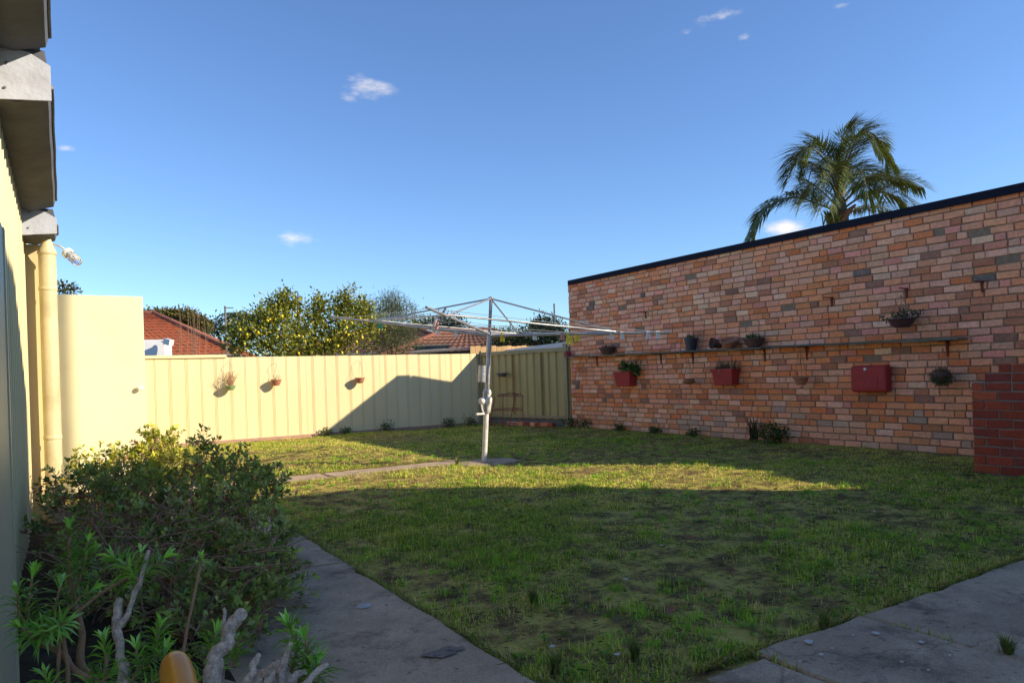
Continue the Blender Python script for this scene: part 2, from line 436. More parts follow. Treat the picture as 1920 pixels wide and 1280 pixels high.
def leaf_arrays(base, dirs, length, width, fold=0.25, droop=0.0):
    """folded rhombic leaves: 4 verts, 2 tris each"""
    n = len(base); d = norm(dirs)
    rnd = norm(RNG.normal(size=(n, 3)))
    side = norm(np.cross(d, rnd)); nr = np.cross(side, d)
    L = np.asarray(length).reshape(-1, 1); W = np.asarray(width).reshape(-1, 1)
    mid = base + d * L * 0.5
    v = np.empty((n, 4, 3))
    v[:, 0] = base; v[:, 1] = mid + side * W * 0.5 + nr * W * fold
    v[:, 2] = base + d * L - np.array([0, 0, 1.0]) * (L * droop); v[:, 3] = mid - side * W * 0.5 + nr * W * fold
    idx = np.arange(n)[:, None] * 4
    t = np.concatenate([idx + np.array([[0, 1, 2]]), idx + np.array([[0, 2, 3]])], axis=1).reshape(-1, 3)
    return v.reshape(-1, 3), t

def blade_arrays(base, lean, length, width, az):
    """grass blades: 5 verts, 3 tris, bent"""
    n = len(base)
    sd = np.stack([np.cos(az), np.sin(az), np.zeros(n)], 1)
    fw = np.stack([-np.sin(az), np.cos(az), np.zeros(n)], 1)
    L = length[:, None]; W = width[:, None]; ln = lean[:, None]
    up = np.array([0, 0, 1.0])
    m1 = base + up * L * 0.55 * np.cos(ln * 0.6) + fw * L * 0.55 * np.sin(ln * 0.6)
    tp = m1 + up * L * 0.45 * np.cos(ln * 1.5) + fw * L * 0.45 * np.sin(ln * 1.5)
    v = np.empty((n, 5, 3))
    v[:, 0] = base - sd * W * 0.5; v[:, 1] = base + sd * W * 0.5
    v[:, 2] = m1 + sd * W * 0.42; v[:, 3] = m1 - sd * W * 0.42; v[:, 4] = tp
    i = np.arange(n)[:, None] * 5
    t = np.concatenate([i + np.array([[0, 1, 2]]), i + np.array([[0, 2, 3]]), i + np.array([[3, 2, 4]])], 1).reshape(-1, 3)
    return v.reshape(-1, 3), t

class VNoise:
    def __init__(s, seed, cell):
        s.g = np.random.default_rng(seed).random((128, 128)); s.cell = cell
    def __call__(s, x, y):
        x = np.asarray(x) / s.cell + 40; y = np.asarray(y) / s.cell + 40
        i = np.floor(x).astype(int); j = np.floor(y).astype(int); fx = x - i; fy = y - j
        fx = fx * fx * (3 - 2 * fx); fy = fy * fy * (3 - 2 * fy)
        g = lambda a, b: s.g[a % 128, b % 128]
        return (g(i, j) * (1 - fx) + g(i + 1, j) * fx) * (1 - fy) + (g(i, j + 1) * (1 - fx) + g(i + 1, j + 1) * fx) * fy
N1, N2, N3, N4 = VNoise(1, 1.3), VNoise(2, 0.42), VNoise(3, 0.13), VNoise(4, 2.6)

WX = 8.75            # face of the pink brick wall
WY0, WY1 = 3.35, float(PX(1064, 527, WX)[1])
WZ = float(PX(1067, 532, WX)[2])
FY = 14.4            # back fence
SX = -0.26           # shed wall face

# ------------------------------------------------------------------ ground
def sheet(name, x0, x1, y0, y1, z, m, n=1, und=None):
    xs = np.linspace(x0, x1, n + 1); ys = np.linspace(y0, y1, n + 1)
    vs = [(x, y, z + (float(und(x, y)) if und else 0)) for y in ys for x in xs]
    fs = [(j * (n + 1) + i, j * (n + 1) + i + 1, (j + 1) * (n + 1) + i + 1, (j + 1) * (n + 1) + i) for j in range(n) for i in range(n)]
    b = MB(); b.add(vs, fs); o = b.build(name, m, smooth=True); o['kind'] = 'structure'; return o
sheet('ground', -900, 900, -900, 1500, -0.05, 'far_ground')
def und(x, y): return 0.02 * (N1(x, y) - 0.5) + 0.012 * (N2(x, y) - 0.5)
sheet('lawn', -0.3, WX + 0.02, 1.0, FY + 0.3, -0.008, 'lawn_soil', 90, und)
sheet('garden_bed', SX - 0.1, 0.50, -3.0, 7.9, 0.014, 'bed_soil', 30, lambda x, y: 0.03 * (N2(x, y)))

def slab(x0, x1, y0, y1, z0, z1, j=0.007):
    """one concrete slab with uneven edges and a worn arris"""
    def edge(p, q, n):
        return [np.array(p) + (np.array(q) - np.array(p)) * k / n + RNG.normal(size=2) * j * (0 < k) for k in range(n)]
    nx = max(3, int((x1 - x0) / 0.12)); ny = max(3, int((y1 - y0) / 0.12))
    loop = edge((x0, y0), (x1, y0), nx) + edge((x1, y0), (x1, y1), ny) + edge((x1, y1), (x0, y1), nx) + edge((x0, y1), (x0, y0), ny)
    c = np.mean(loop, 0); n = len(loop)
    vs = [(p[0], p[1], z0) for p in loop] + [(p[0], p[1], z1 - 0.012) for p in loop]
    inn = [p + (c - p) / np.linalg.norm(c - p) * 0.016 for p in loop]
    vs += [(p[0], p[1], z1) for p in inn]
    fs = []
    for r in range(2):
        for k in range(n): fs.append((r * n + k, r * n + (k + 1) % n, (r + 1) * n + (k + 1) % n, (r + 1) * n + k))
    fs.append(tuple(2 * n + k for k in range(n)))
    b = MB(); b.add(vs, fs); return b
def paved(name, slabs):
    r = bpy.data.objects.new(name, None); COL.objects.link(r); r['kind'] = 'structure'; r.empty_display_size = 0.1
    for s in slabs: slab(*s).build('slab', 'concrete', r)
    return r
ys = [-2.5, -0.4, 1.55, 4.18, 6.1, 8.55]
paved('path', [(0.42, 1.385, ys[i] + 0.008, ys[i + 1] - 0.008, -0.04, 0.022 + 0.004 * (i % 2)) for i in range(5)] +
      [(1.40, 2.55, 7.98, 8.50, -0.04, 0.006), (2.565, 4.30, 7.94, 8.44, -0.04, 0.009)])
pxs = [1.86, 2.19, 2.87, 4.6, 6.6]
paved('patio', [(pxs[i] + 0.012, pxs[i + 1] - 0.012, -0.6, 1.86 - 0.05 * (i == 0), -0.04, 0.016 + 0.006 * (i % 2)) for i in range(4)])
pad = MB(); pad.lathe((4.55, 7.97, -0.04), [(0.40, 0), (0.41, 0.035), (0.38, 0.050), (0.06, 0.055)], 26, sy=0.75)
po = pad.build('hoist_pad', 'concrete', smooth=True); po['kind'] = 'structure'

def in_paving(x, y):
    a = (x > 0.40) & (x < 1.39) & (y < 8.56)
    b = (x > 1.39) & (x < 4.3) & (y > 7.96) & (y < 8.48)
    c = (x > 1.87) & (x < 6.6) & (y < 1.86)
    d = ((x - 4.55) / 0.42) ** 2 + ((y - 7.97) / 0.31) ** 2 < 1
    e = (x < 0.45) & (y < 7.9)
    return a | b | c | d | e

def make_grass():
    V, T, Cc = [], [], []
    nv = 0
    def put(n, x0, x1, y0, y1, lmin, lmax, wmin, wmax, keep):
        nonlocal nv
        x = RNG.uniform(x0, x1, n); y = RNG.uniform(y0, y1, n)
        jx, jy = N3(x * 1.7, y * 1.7) * 0.05, N3(y * 1.7, x * 1.7) * 0.05
        k = ~in_paving(x + jx - 0.025, y + jy - 0.025)
        patch = 0.5 * N1(x, y) + 0.3 * N2(x, y) + 0.2 * N3(x, y)
        tuft = N3(x, y)
        k &= RNG.random(n) < np.clip((patch - 0.36) * 3.6, 0.10, 1) * keep
        k &= (tuft > 0.25) | (RNG.random(n) < 0.35)
        x, y, patch, tuft = x[k], y[k], patch[k], tuft[k]; m = len(x)
        L = 0.72 * RNG.uniform(lmin, lmax, m) * (0.55 + 0.9 * patch) * (0.7 + 0.6 * tuft)
        L *= 1 + 0.9 * (N2(x + 9, y) > 0.80)
        W = RNG.uniform(wmin, wmax, m)
        z = -0.008 + und(x, y) - 0.004
        v, t = blade_arrays(np.stack([x, y, z], 1), np.abs(RNG.normal(0.65, 0.5, m)), L, W * 1.15, RNG.uniform(0, 6.283, m))
        green = np.array([0.24, 0.40, 0.04]); lime = np.array([0.54, 0.62, 0.07]); straw = np.array([0.74, 0.59, 0.20]); brown = np.array([0.22, 0.14, 0.060])
        r = RNG.random(m); gq = np.clip((N2(x + 3, y + 5) * 0.6 + N4(x, y) * 0.5 - 0.36) * 2.6, 0, 1)
        col = np.where((r < 0.20 + 0.50 * gq)[:, None], green, lime)
        col = np.where((r > 0.93 - 0.42 * (1 - gq))[:, None], straw, col)
        col = np.where(((r > 0.86 - 0.30 * (1 - gq)) & (r < 0.93 - 0.42 * (1 - gq)))[:, None], brown, col)
        col = col * RNG.uniform(0.7, 1.25, (m, 1))
        V.append(v); T.append(t + nv); Cc.append(np.repeat(col, 3, 0)); nv += len(v)
    put(150000, 1.3, 5.6, 1.5, 5.0, 0.022, 0.055, 0.0025, 0.0048, 1.0)
    put(140000, 1.3, 8.7, 5.0, 8.6, 0.020, 0.048, 0.004, 0.007, 1.0)
    put(45000, 5.6, 8.7, 1.5, 5.0, 0.020, 0.045, 0.004, 0.007, 1.0)
    put(150000, -0.2, 8.7, 8.5, 14.3, 0.020, 0.045, 0.006, 0.011, 1.0)
    # taller tufts standing out of the sward
    nt = 3200; tx = RNG.uniform(1.4, 7.5, nt); ty = 1.6 + 8.5 * RNG.random(nt) ** 1.4
    k = (N2(tx + 11, ty + 4) > 0.52) & ~in_paving(tx, ty); tx, ty = tx[k], ty[k]; nt = len(tx); per = 22
    bx = np.repeat(tx, per) + RNG.normal(0, 0.022, nt * per); by = np.repeat(ty, per) + RNG.normal(0, 0.022, nt * per); m = nt * per
    tl = np.repeat(RNG.uniform(0.025, 0.060, nt), per) * RNG.uniform(0.6, 1.1, m)
    v, t = blade_arrays(np.stack([bx, by, und(bx, by) - 0.01], 1), np.abs(RNG.normal(0.45, 0.35, m)), tl, RNG.uniform(0.003, 0.0055, m), RNG.uniform(0, 6.283, m))
    tc = np.array([[0.28, 0.56, 0.05], [0.48, 0.62, 0.08], [0.66, 0.56, 0.18], [0.20, 0.44, 0.04]])[RNG.choice(4, nt, p=[0.36, 0.32, 0.14, 0.18])]
    V.append(v); T.append(t + nv); Cc.append(np.repeat(np.repeat(tc, per, 0) * RNG.uniform(0.75, 1.2, (m, 1)), 3, 0)); nv += len(v)
    # low broad-leaved rosettes
    nr_ = 900; rx = RNG.uniform(1.45, 8.4, nr_); ry = 1.9 + 9 * RNG.random(nr_) ** 1.3; k = ~in_paving(rx, ry); rx, ry = rx[k], ry[k]; nr_ = len(rx); per = 7
    bx, by = np.repeat(rx, per), np.repeat(ry, per); m = nr_ * per; az = RNG.uniform(0, 6.283, m)
    d = np.stack([np.cos(az), np.sin(az), RNG.uniform(0.15, 0.7, m)], 1)
    v, t = leaf_arrays(np.stack([bx, by, und(bx, by) + 0.003], 1), d, np.repeat(RNG.uniform(0.02, 0.045, nr_), per), np.repeat(RNG.uniform(0.009, 0.02, nr_), per), 0.12)
    rc = np.array([[0.20, 0.34, 0.05], [0.28, 0.40, 0.07], [0.15, 0.25, 0.04]])[RNG.integers(0, 3, nr_)]
    V.append(v); T.append(t + nv); Cc.append(np.repeat(np.repeat(rc, per, 0) * RNG.uniform(0.75, 1.2, (m, 1)), 2, 0)); nv += len(v)
    # blades hanging over the edges of the concrete
    def rim(x, y, out):
        nonlocal nv
        m = len(x); az = math.atan2(out[1], out[0]) - math.pi / 2 + RNG.normal(0, 0.8, m)
        v, t = blade_arrays(np.stack([x, y, und(x, y) - 0.006], 1), np.abs(RNG.normal(0.8, 0.35, m)), RNG.uniform(0.02, 0.065, m), RNG.uniform(0.0025, 0.005, m), az)
        c = np.array([[0.24, 0.36, 0.045], [0.50, 0.50, 0.07], [0.62, 0.50, 0.18], [0.28, 0.18, 0.07]])[RNG.integers(0, 4, m)] * RNG.uniform(0.7, 1.2, (m, 1))
        V.append(v); T.append(t + nv); Cc.append(np.repeat(c, 3, 0)); nv += len(v)
    yy = RNG.uniform(1.9, 8.0, 9000); yy = yy[N2(yy * 1.7, yy) > 0.30]; rim(1.395 + np.abs(RNG.normal(0, 0.02, len(yy))), yy, (-1, 0))
    xx = RNG.uniform(1.9, 6.4, 6500); xx = xx[N2(xx, xx * 1.7) > 0.30]; rim(xx, 1.868 + np.abs(RNG.normal(0, 0.02, len(xx))), (0, -1))
    xx = RNG.uniform(1.4, 4.3, 2600); rim(xx, 7.955 - np.abs(RNG.normal(0, 0.02, len(xx))), (0, 1)); xx = RNG.uniform(1.4, 4.3, 2600); rim(xx, 8.50 + np.abs(RNG.normal(0, 0.02, len(xx))), (0, -1))
    for xs_ in (2.19, 2.87): yy = RNG.uniform(0.7, 1.86, 420); yy = yy[N2(yy * 2.5, yy + xs_) > 0.45]; rim(xs_ + RNG.normal(0, 0.006, len(yy)), yy, (1, 0))
    o = np_mesh('lawn_grass', np.concatenate(V), np.concatenate(T), np.concatenate(Cc), 'grass', None, 'stuff')
    tag(o, 'short patchy green and straw coloured grass covering the back yard', 'grass')
    # mown clippings lying flat
    n = 26000
    x = RNG.uniform(1.35, 8.7, n); y = 1.6 + RNG.random(n) ** 1.5 * 9
    k = ~in_paving(x, y) & (N1(x + 7, y + 2) + 0.5 * N2(x, y) > 0.45); x, y = x[k], y[k]; n = len(x)
    base = np.stack([x, y, und(x, y) + RNG.uniform(0.0, 0.022, n)], 1)
    az = RNG.uniform(0, 6.283, n); d = np.stack([np.cos(az), np.sin(az), RNG.normal(0, 0.12, n)], 1)
    v, t = leaf_arrays(base, d, RNG.uniform(0.02, 0.07, n), RNG.uniform(0.003, 0.007, n), 0.1)
    pal = np.array([[0.16, 0.115, 0.06], [0.24, 0.19, 0.09], [0.09, 0.062, 0.036], [0.12, 0.13, 0.045], [0.07, 0.05, 0.03]])
    c = pal[RNG.integers(0, 5, n)] * RNG.uniform(0.7, 1.2, (n, 1))
    o = np_mesh('grass_clippings', v, t, np.repeat(c, 2, 0), 'grass', None, 'stuff')
    tag(o, 'dry brown grass clippings lying over the lawn', 'clippings')
make_grass()

# ------------------------------------------------------------------ bricks
def brick_mesh(name, w, h, dep, bev=0.006, seed=0):
    """a brick lying along local Y, face towards -X, back open inside the mortar"""
    rg = np.random.default_rng(seed)
    y0, y1, z0, z1 = -w / 2, w / 2, -h / 2, h / 2
    j = lambda: rg.normal() * 0.0022
    back = [(dep, y0, z0), (dep, y1, z0), (dep, y1, z1), (dep, y0, z1)]
    mid = [(bev, y0 + j(), z0 + j()), (bev, y1 + j(), z0 + j()), (bev, y1 + j(), z1 + j()), (bev, y0 + j(), z1 + j())]
    fr = [(abs(j()), p[1] * (1 - 2 * bev / w) , p[2] * (1 - 2 * bev / h)) for p in mid]
    fs = [(8, 9, 10, 11)]
    for r in (0, 4):
        for k in range(4): fs.append((r + k, r + (k + 1) % 4, r + 4 + (k + 1) % 4, r + 4 + k))
    return back + mid + fr, fs

PINKS = [((0.900, 0.372, 0.213), 34), ((0.900, 0.439, 0.286), 28), ((0.900, 0.310, 0.140), 18), ((0.900, 0.519, 0.342), 9),
         ((0.809, 0.226, 0.080), 9), ((0.565, 0.197, 0.104), 6), ((0.344, 0.158, 0.104), 3), ((0.900, 0.327, 0.231), 10)]
ORANGES = [((0.900, 0.356, 0.184), 30), ((0.900, 0.426, 0.263), 20), ((0.900, 0.293, 0.112), 26), ((0.900, 0.508, 0.315), 8), ((0.780, 0.206, 0.065), 13), ((0.546, 0.190, 0.098), 7), ((0.347, 0.161, 0.106), 3)]
LOWS = [((0.816, 0.367, 0.202), 14), ((0.680, 0.389, 0.257), 8), ((0.771, 0.281, 0.111), 10), ((0.522, 0.335, 0.239), 5), ((0.839, 0.486, 0.312), 5), ((0.499, 0.173, 0.078), 4)]
REDS = [((0.402, 0.063, 0.028), 14), ((0.338, 0.054, 0.028), 10), ((0.451, 0.090, 0.035), 6), ((0.274, 0.051, 0.035), 5)]
def pick(pal, rg):
    w = np.array([p[1] for p in pal], float)
    c = np.array(pal[rg.choice(len(pal), p=w / w.sum())][0])
    return c * rg.uniform(0.84, 1.14) * np.array([1, rg.uniform(0.96, 1.03), rg.uniform(0.93, 1.08)])

GREYS = [(1109, 568, 5), (1109, 575, 5), (1205, 553, 6), (1205, 562, 6), (1081, 557, 6), (1083, 721, 5), (1137, 748, 6), (1718, 437, 11), (1624, 515, 10), (1735, 549, 10), (1458, 637, 8), (1427, 774, 7), (1852, 523, 11)]
BRICK_CACHE = {}
def brick_object(kind_w, h, dep, variant, parent, pos, rz, col, mt='brick'):
    key = (round(kind_w, 3), round(h, 3), variant, mt)
    if key not in BRICK_CACHE:
        vs, fs = brick_mesh('brick', kind_w, h, dep, seed=int(kind_w * 1000) + variant * 7919)
        b = MB(); b.cur = (1, 1, 1); b.add(vs, fs); BRICK_CACHE[key] = b.mesh('brick', mt)
    o = bpy.data.objects.new('brick', BRICK_CACHE[key]); COL.objects.link(o); o.parent = parent
    o.location = v3(np.asarray(pos) - root_loc(parent)); o.rotation_euler = (0, 0, rz); o.color = (*[float(q) for q in col], 1)
    return o

def brick_building():
    rg = np.random.default_rng(21)
    t = thing('brick_building', 'long pink and orange salvaged brick wall of the neighbouring building with dark metal capping', 'building', (WX + 2, (WY0 + WY1) / 2, 0))
    ch = WZ / 34.0; hb = ch - 0.0135
    ZR = WZ - 0.04
    core = MB()
    core.prism([(WX + 0.014, WY0, -0.1), (WX + 5, WY0, -0.1), (WX + 5, WY0, ZR - 0.9), (WX + 0.014, WY0, ZR)], (0, WY1 - WY0 - 0.009, 0))
    core.build('wall', 'mortar', t)
    rf = MB()
    rf.prism([(WX + 0.25, WY0, ZR - 0.02), (WX + 5.1, WY0, ZR - 0.90), (WX + 5.1, WY0, ZR - 0.84), (WX + 0.25, WY0, ZR + 0.04)], (0, WY1 - WY0 + 0.03, 0))
    rf.build('roof', 'corrugated', t)
    cp = MB(); cp.box((WX - 0.035, WY0 - 0.02, WZ), (WX + 0.27, WY1 - 0.05, WZ + 0.062))
    cp.box((WX - 0.035, WY0 - 0.02, WZ - 0.035), (WX - 0.028, WY1 - 0.05, WZ)); cp.build('capping', 'cap_metal', t)
    items = []
    for r in range(34):
        y = WY0 + rg.uniform(-0.2, 0.0); z = ch * (r + 0.5)
        while y < WY1 - 0.03:
            u = rg.random()
            w = 0.222 if u < 0.82 else (0.105 if u < 0.96 else 0.165)
            w += rg.normal() * 0.004
            yb = min(y + w, WY1); y0 = max(y, WY0)
            if yb - y0 > 0.05:
                c = pick(LOWS if r < 3 or (r < 6 and rg.random() < 0.5) else (PINKS if rg.random() < (r - 4) / 22.0 else ORANGES), rg)
                pj = proj((WX, (y0 + yb) / 2, z))
                if any(abs(pj[0] - gx) < gw and abs(pj[1] - gy) < 6 for gx, gy, gw in GREYS): c = np.array([0.15, 0.125, 0.11]) * rg.uniform(0.75, 1.2)
                items.append((y0, yb, z, c, rg.random() < 0.012 and 8 < r < 32))
            y = yb + 0.0135
    cand = []
    for k, (a, b, z, c, hole) in enumerate(items):
        q = proj((WX, (a + b) / 2, z))
        if q[0] < 1915 and not hole: cand.append((q[2] - (b - a) * 4, k))
    cand.sort(); single = set(k for _, k in cand[:300])
    soup = MB()
    for k, (a, b, z, c, hole) in enumerate(items):
        if hole: continue
        off = rg.normal() * 0.0022; w = b - a
        if k in single:
            w2 = min([0.105, 0.165, 0.222], key=lambda q: abs(q - w))
            if abs(w2 - w) > 0.012: w2 = w
            brick_object(w2, hb, 0.03, k % 5, t, (WX + off, (a + b) / 2, z), 0, c)
        else:
            vs, fs = brick_mesh('', w, hb, 0.03, seed=k); soup.cur = tuple(c)
            soup.add([(WX + off + p[0], (a + b) / 2 + p[1], z + p[2]) for p in vs], fs)
    # bricks on the far end wall
    for r in range(34):
        x = WX + 0.12 + (0.11 if r % 2 else 0); z = ch * (r + 0.5)
        while x < WX + 4.6:
            if z < ZR - 0.05 - (x - WX) * 0.18:
                vs, fs = brick_mesh('', 0.222, hb, 0.03, seed=r); soup.cur = tuple(pick(PINKS, rg))
                soup.add([(x + 0.111 + p[1], WY1 + 0.004 - p[0], z + p[2]) for p in vs], fs)
            x += 0.233
    soup.build('brickwork', 'brick', t, kind='stuff')
brick_building()

def barbecue():
    rg = np.random.default_rng(5)
    X = 7.48; c = 0.0875; hb = c - 0.011
    yl = float(PX(1824, 800, X)[1])
    t = thing('brick_barbecue', 'dark red brick barbecue block with stepped top in front of the pink wall', 'barbecue', (X + 0.25, yl - 0.6, 0))
    steps = [(10, 0.0), (11, 0.12), (12, 0.24)]
    y_end = yl - 1.35
    core = MB()
    core.box((X + 0.008, y_end, -0.1), (X + 0.62, yl - 0.008, c * 10))
    core.box((X + 0.008, y_end, c * 10), (X + 0.62, yl - 0.128, c * 11))
    core.box((X + 0.008, y_end, c * 11), (X + 0.62, yl - 0.248, c * 12 - 0.006))
    core.build('core', 'mortar_pale', t)
    for r in range(12):
        top = yl - (0 if r < 10 else 0.12 * (r - 9)); y = top; first = True
        while y > y_end + 0.05:
            w = 0.108 if (first and r % 2) else 0.222
            first = False
            brick_object(w, hb, 0.05, r % 5, t, (X + rg.normal() * 0.002, y - w / 2, c * (r + 0.5)), 0, pick(REDS, rg), 'brick_red')
            y -= w + 0.011
        x = X + 0.012 + (0.10 if r % 2 else 0)            # far end face
        while x < X + 0.56:
            brick_object(0.222 if x + 0.22 < X + 0.63 else 0.105, hb, 0.05, r % 4, t, (x + 0.111, top + 0.001, c * (r + 0.5)), -math.pi / 2, pick(REDS, rg), 'brick_red')
            x += 0.233
barbecue()

# ------------------------------------------------------------------ fences
def sheet_profile(groups, w, g=0.008, d=0.007):
    """list of (along, depth) for a flat sheet with narrow V grooves"""
    pts = [(0, 0)]
    for gx in groups:
        pts += [(gx - g / 2, 0), (gx - g * 0.15, d), (gx + g * 0.15, d), (gx + g / 2, 0)]
    return pts + [(w, 0)]
def extrude_profile(prof, z0, z1, thick=0.0):
    vs = [(a, d, z0) for a, d in prof] + [(a, d, z1) for a, d in prof]; n = len(prof)
    return vs, [(k, k + 1, n + k + 1, n + k) for k in range(n - 1)]
def back_fence():
    t = thing('metal_fence', 'cream ribbed metal sheet fence across the back of the yard', 'fence', (4, FY, 0))
    w = 0.78
    groups = [0.11, 0.131, 0.152, 0.375, 0.396, 0.61, 0.631, 0.652]
    vs, fs = extrude_profile(sheet_profile(groups, w), 0.0, 1.575)
    b = MB(); b.add(vs, fs); me = b.mesh('sheet', 'cream_sheet')
    x = -0.55; k = 0
    while x < 8.0:
        o = link_mesh('sheet', me, t); o.location = (x - 4, 0 + 0.003 * (k % 2), 0.03 + 0.0 * k)
        x += w - 0.002; k += 1
    pl = MB(); pl.box((-0.6, FY - 0.02, -0.1), (8.1, FY + 0.06, 0.045)); pl.build('plinth', 'pink_plinth', t)
    cap = MB(); xa = float(PY(424, 668, FY)[0])
    cap.box((-0.6, FY - 0.03, 1.60), (xa, FY + 0.03, 1.655)); cap.build('cap_rail', 'cream_sheet', t)
    rl = MB(); rl.box((-0.6, FY + 0.03, 1.50), (8.05, FY + 0.07, 1.56)); rl.build('back_rail', 'cream_sheet', t)
    ps = MB(); ps.box((8.03, FY - 0.03, 0), (8.09, FY + 0.03, 1.60)); ps.build('post', 'olive_rail', t)
back_fence()

CORN = np.array([8.13, FY - 0.05, 0.0]); WEND = np.array([WX + 0.02, WY1 + 0.04, 0.0])
def side_fence():
    t = thing('side_fence', 'shaded olive metal fence panel between the cream fence and brick wall', 'fence', (CORN + WEND) / 2)
    d = (WEND - CORN)[:2]; Ln = np.linalg.norm(d); d = d / Ln; nrm = np.array([d[1], -d[0]])
    if nrm[0] > 0: nrm = -nrm
    def P(a, o, z): return (CORN[0] + d[0] * a + nrm[0] * o, CORN[1] + d[1] * a + nrm[1] * o, z)
    def bar(a0, a1, o0, o1, z0, z1):
        b = MB(); b.hexa([P(a0, o0, z0), P(a1, o0, z0), P(a1, o1, z0), P(a0, o1, z0), P(a0, o0, z1), P(a1, o0, z1), P(a1, o1, z1), P(a0, o1, z1)]); return b
    prof = []; a = 0.0
    while a < Ln:
        prof += [(a, 0.0), (a + 0.10, 0.0), (a + 0.125, -0.032), (a + 0.185, -0.032)]; a += 0.21
    n = 3
    for k in range(n):
        pp = [p for p in prof if k * Ln / n - 0.001 <= p[0] <= (k + 1) * Ln / n + 0.2]
        b = MB(); m = len(pp)
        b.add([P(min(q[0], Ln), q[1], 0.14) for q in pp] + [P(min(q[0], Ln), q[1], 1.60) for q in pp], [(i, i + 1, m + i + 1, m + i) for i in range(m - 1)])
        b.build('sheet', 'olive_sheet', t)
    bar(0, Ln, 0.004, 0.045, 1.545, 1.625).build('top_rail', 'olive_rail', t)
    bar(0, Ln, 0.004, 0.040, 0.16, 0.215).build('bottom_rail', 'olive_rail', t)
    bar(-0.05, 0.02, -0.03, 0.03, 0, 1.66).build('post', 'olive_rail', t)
    bar(Ln - 0.13, Ln - 0.04, 0.0, 0.06, 0, 1.70).build('post', 'olive_rail', t)
    bar(0, Ln, -0.02, 0.0, 0.0, 0.16).build('gravel_board', 'weathered_grey', t)
    # timber palings of the neighbour standing behind, a little higher
    t2 = thing('paling_fence', 'sunlit timber paling fence standing up behind the olive metal panel', 'fence', (10.2, 15.0, 0))
    px_ = 8.2; k = 0
    while px_ < 12.2:
        h = 1.80 + 0.012 * math.sin(k * 2.1)
        pb = MB(); pb.box((px_, 15.0, 0), (px_ + 0.138, 15.02, h)); pb.build('paling', 'paling', t2); px_ += 0.145; k += 1
    for z in (0.4, 1.4):
        pb = MB(); pb.box((8.2, 15.022, z), (12.2, 15.07, z + 0.08)); pb.build('rail', 'paling', t2)
    # loose bricks along the foot
    rg = np.random.default_rng(3)
    for k in range(8):
        a = Ln * (0.42 + 0.062 * k)
        b = MB(); b.cur = tuple(pick(LOWS + REDS, rg)); vs, fs = brick_mesh('', 0.2, 0.075, 0.1, 0.008, k)
        ang = math.atan2(d[1], d[0]) - math.pi / 2 + rg.normal() * 0.15
        cs, sn = math.cos(ang), math.sin(ang); c = P(a, 0.16, 0.045)
        b.add([(c[0] + p[0] * cs - p[1] * sn, c[1] + p[0] * sn + p[1] * cs, c[2] + p[2]) for p in vs], fs + [(0, 1, 2, 3)])
        o = b.build('loose_brick', 'brick', None)
        tag(o, 'weathered old brick in the row along the foot of the olive fence', 'brick', 'loose bricks at the olive fence')
side_fence()

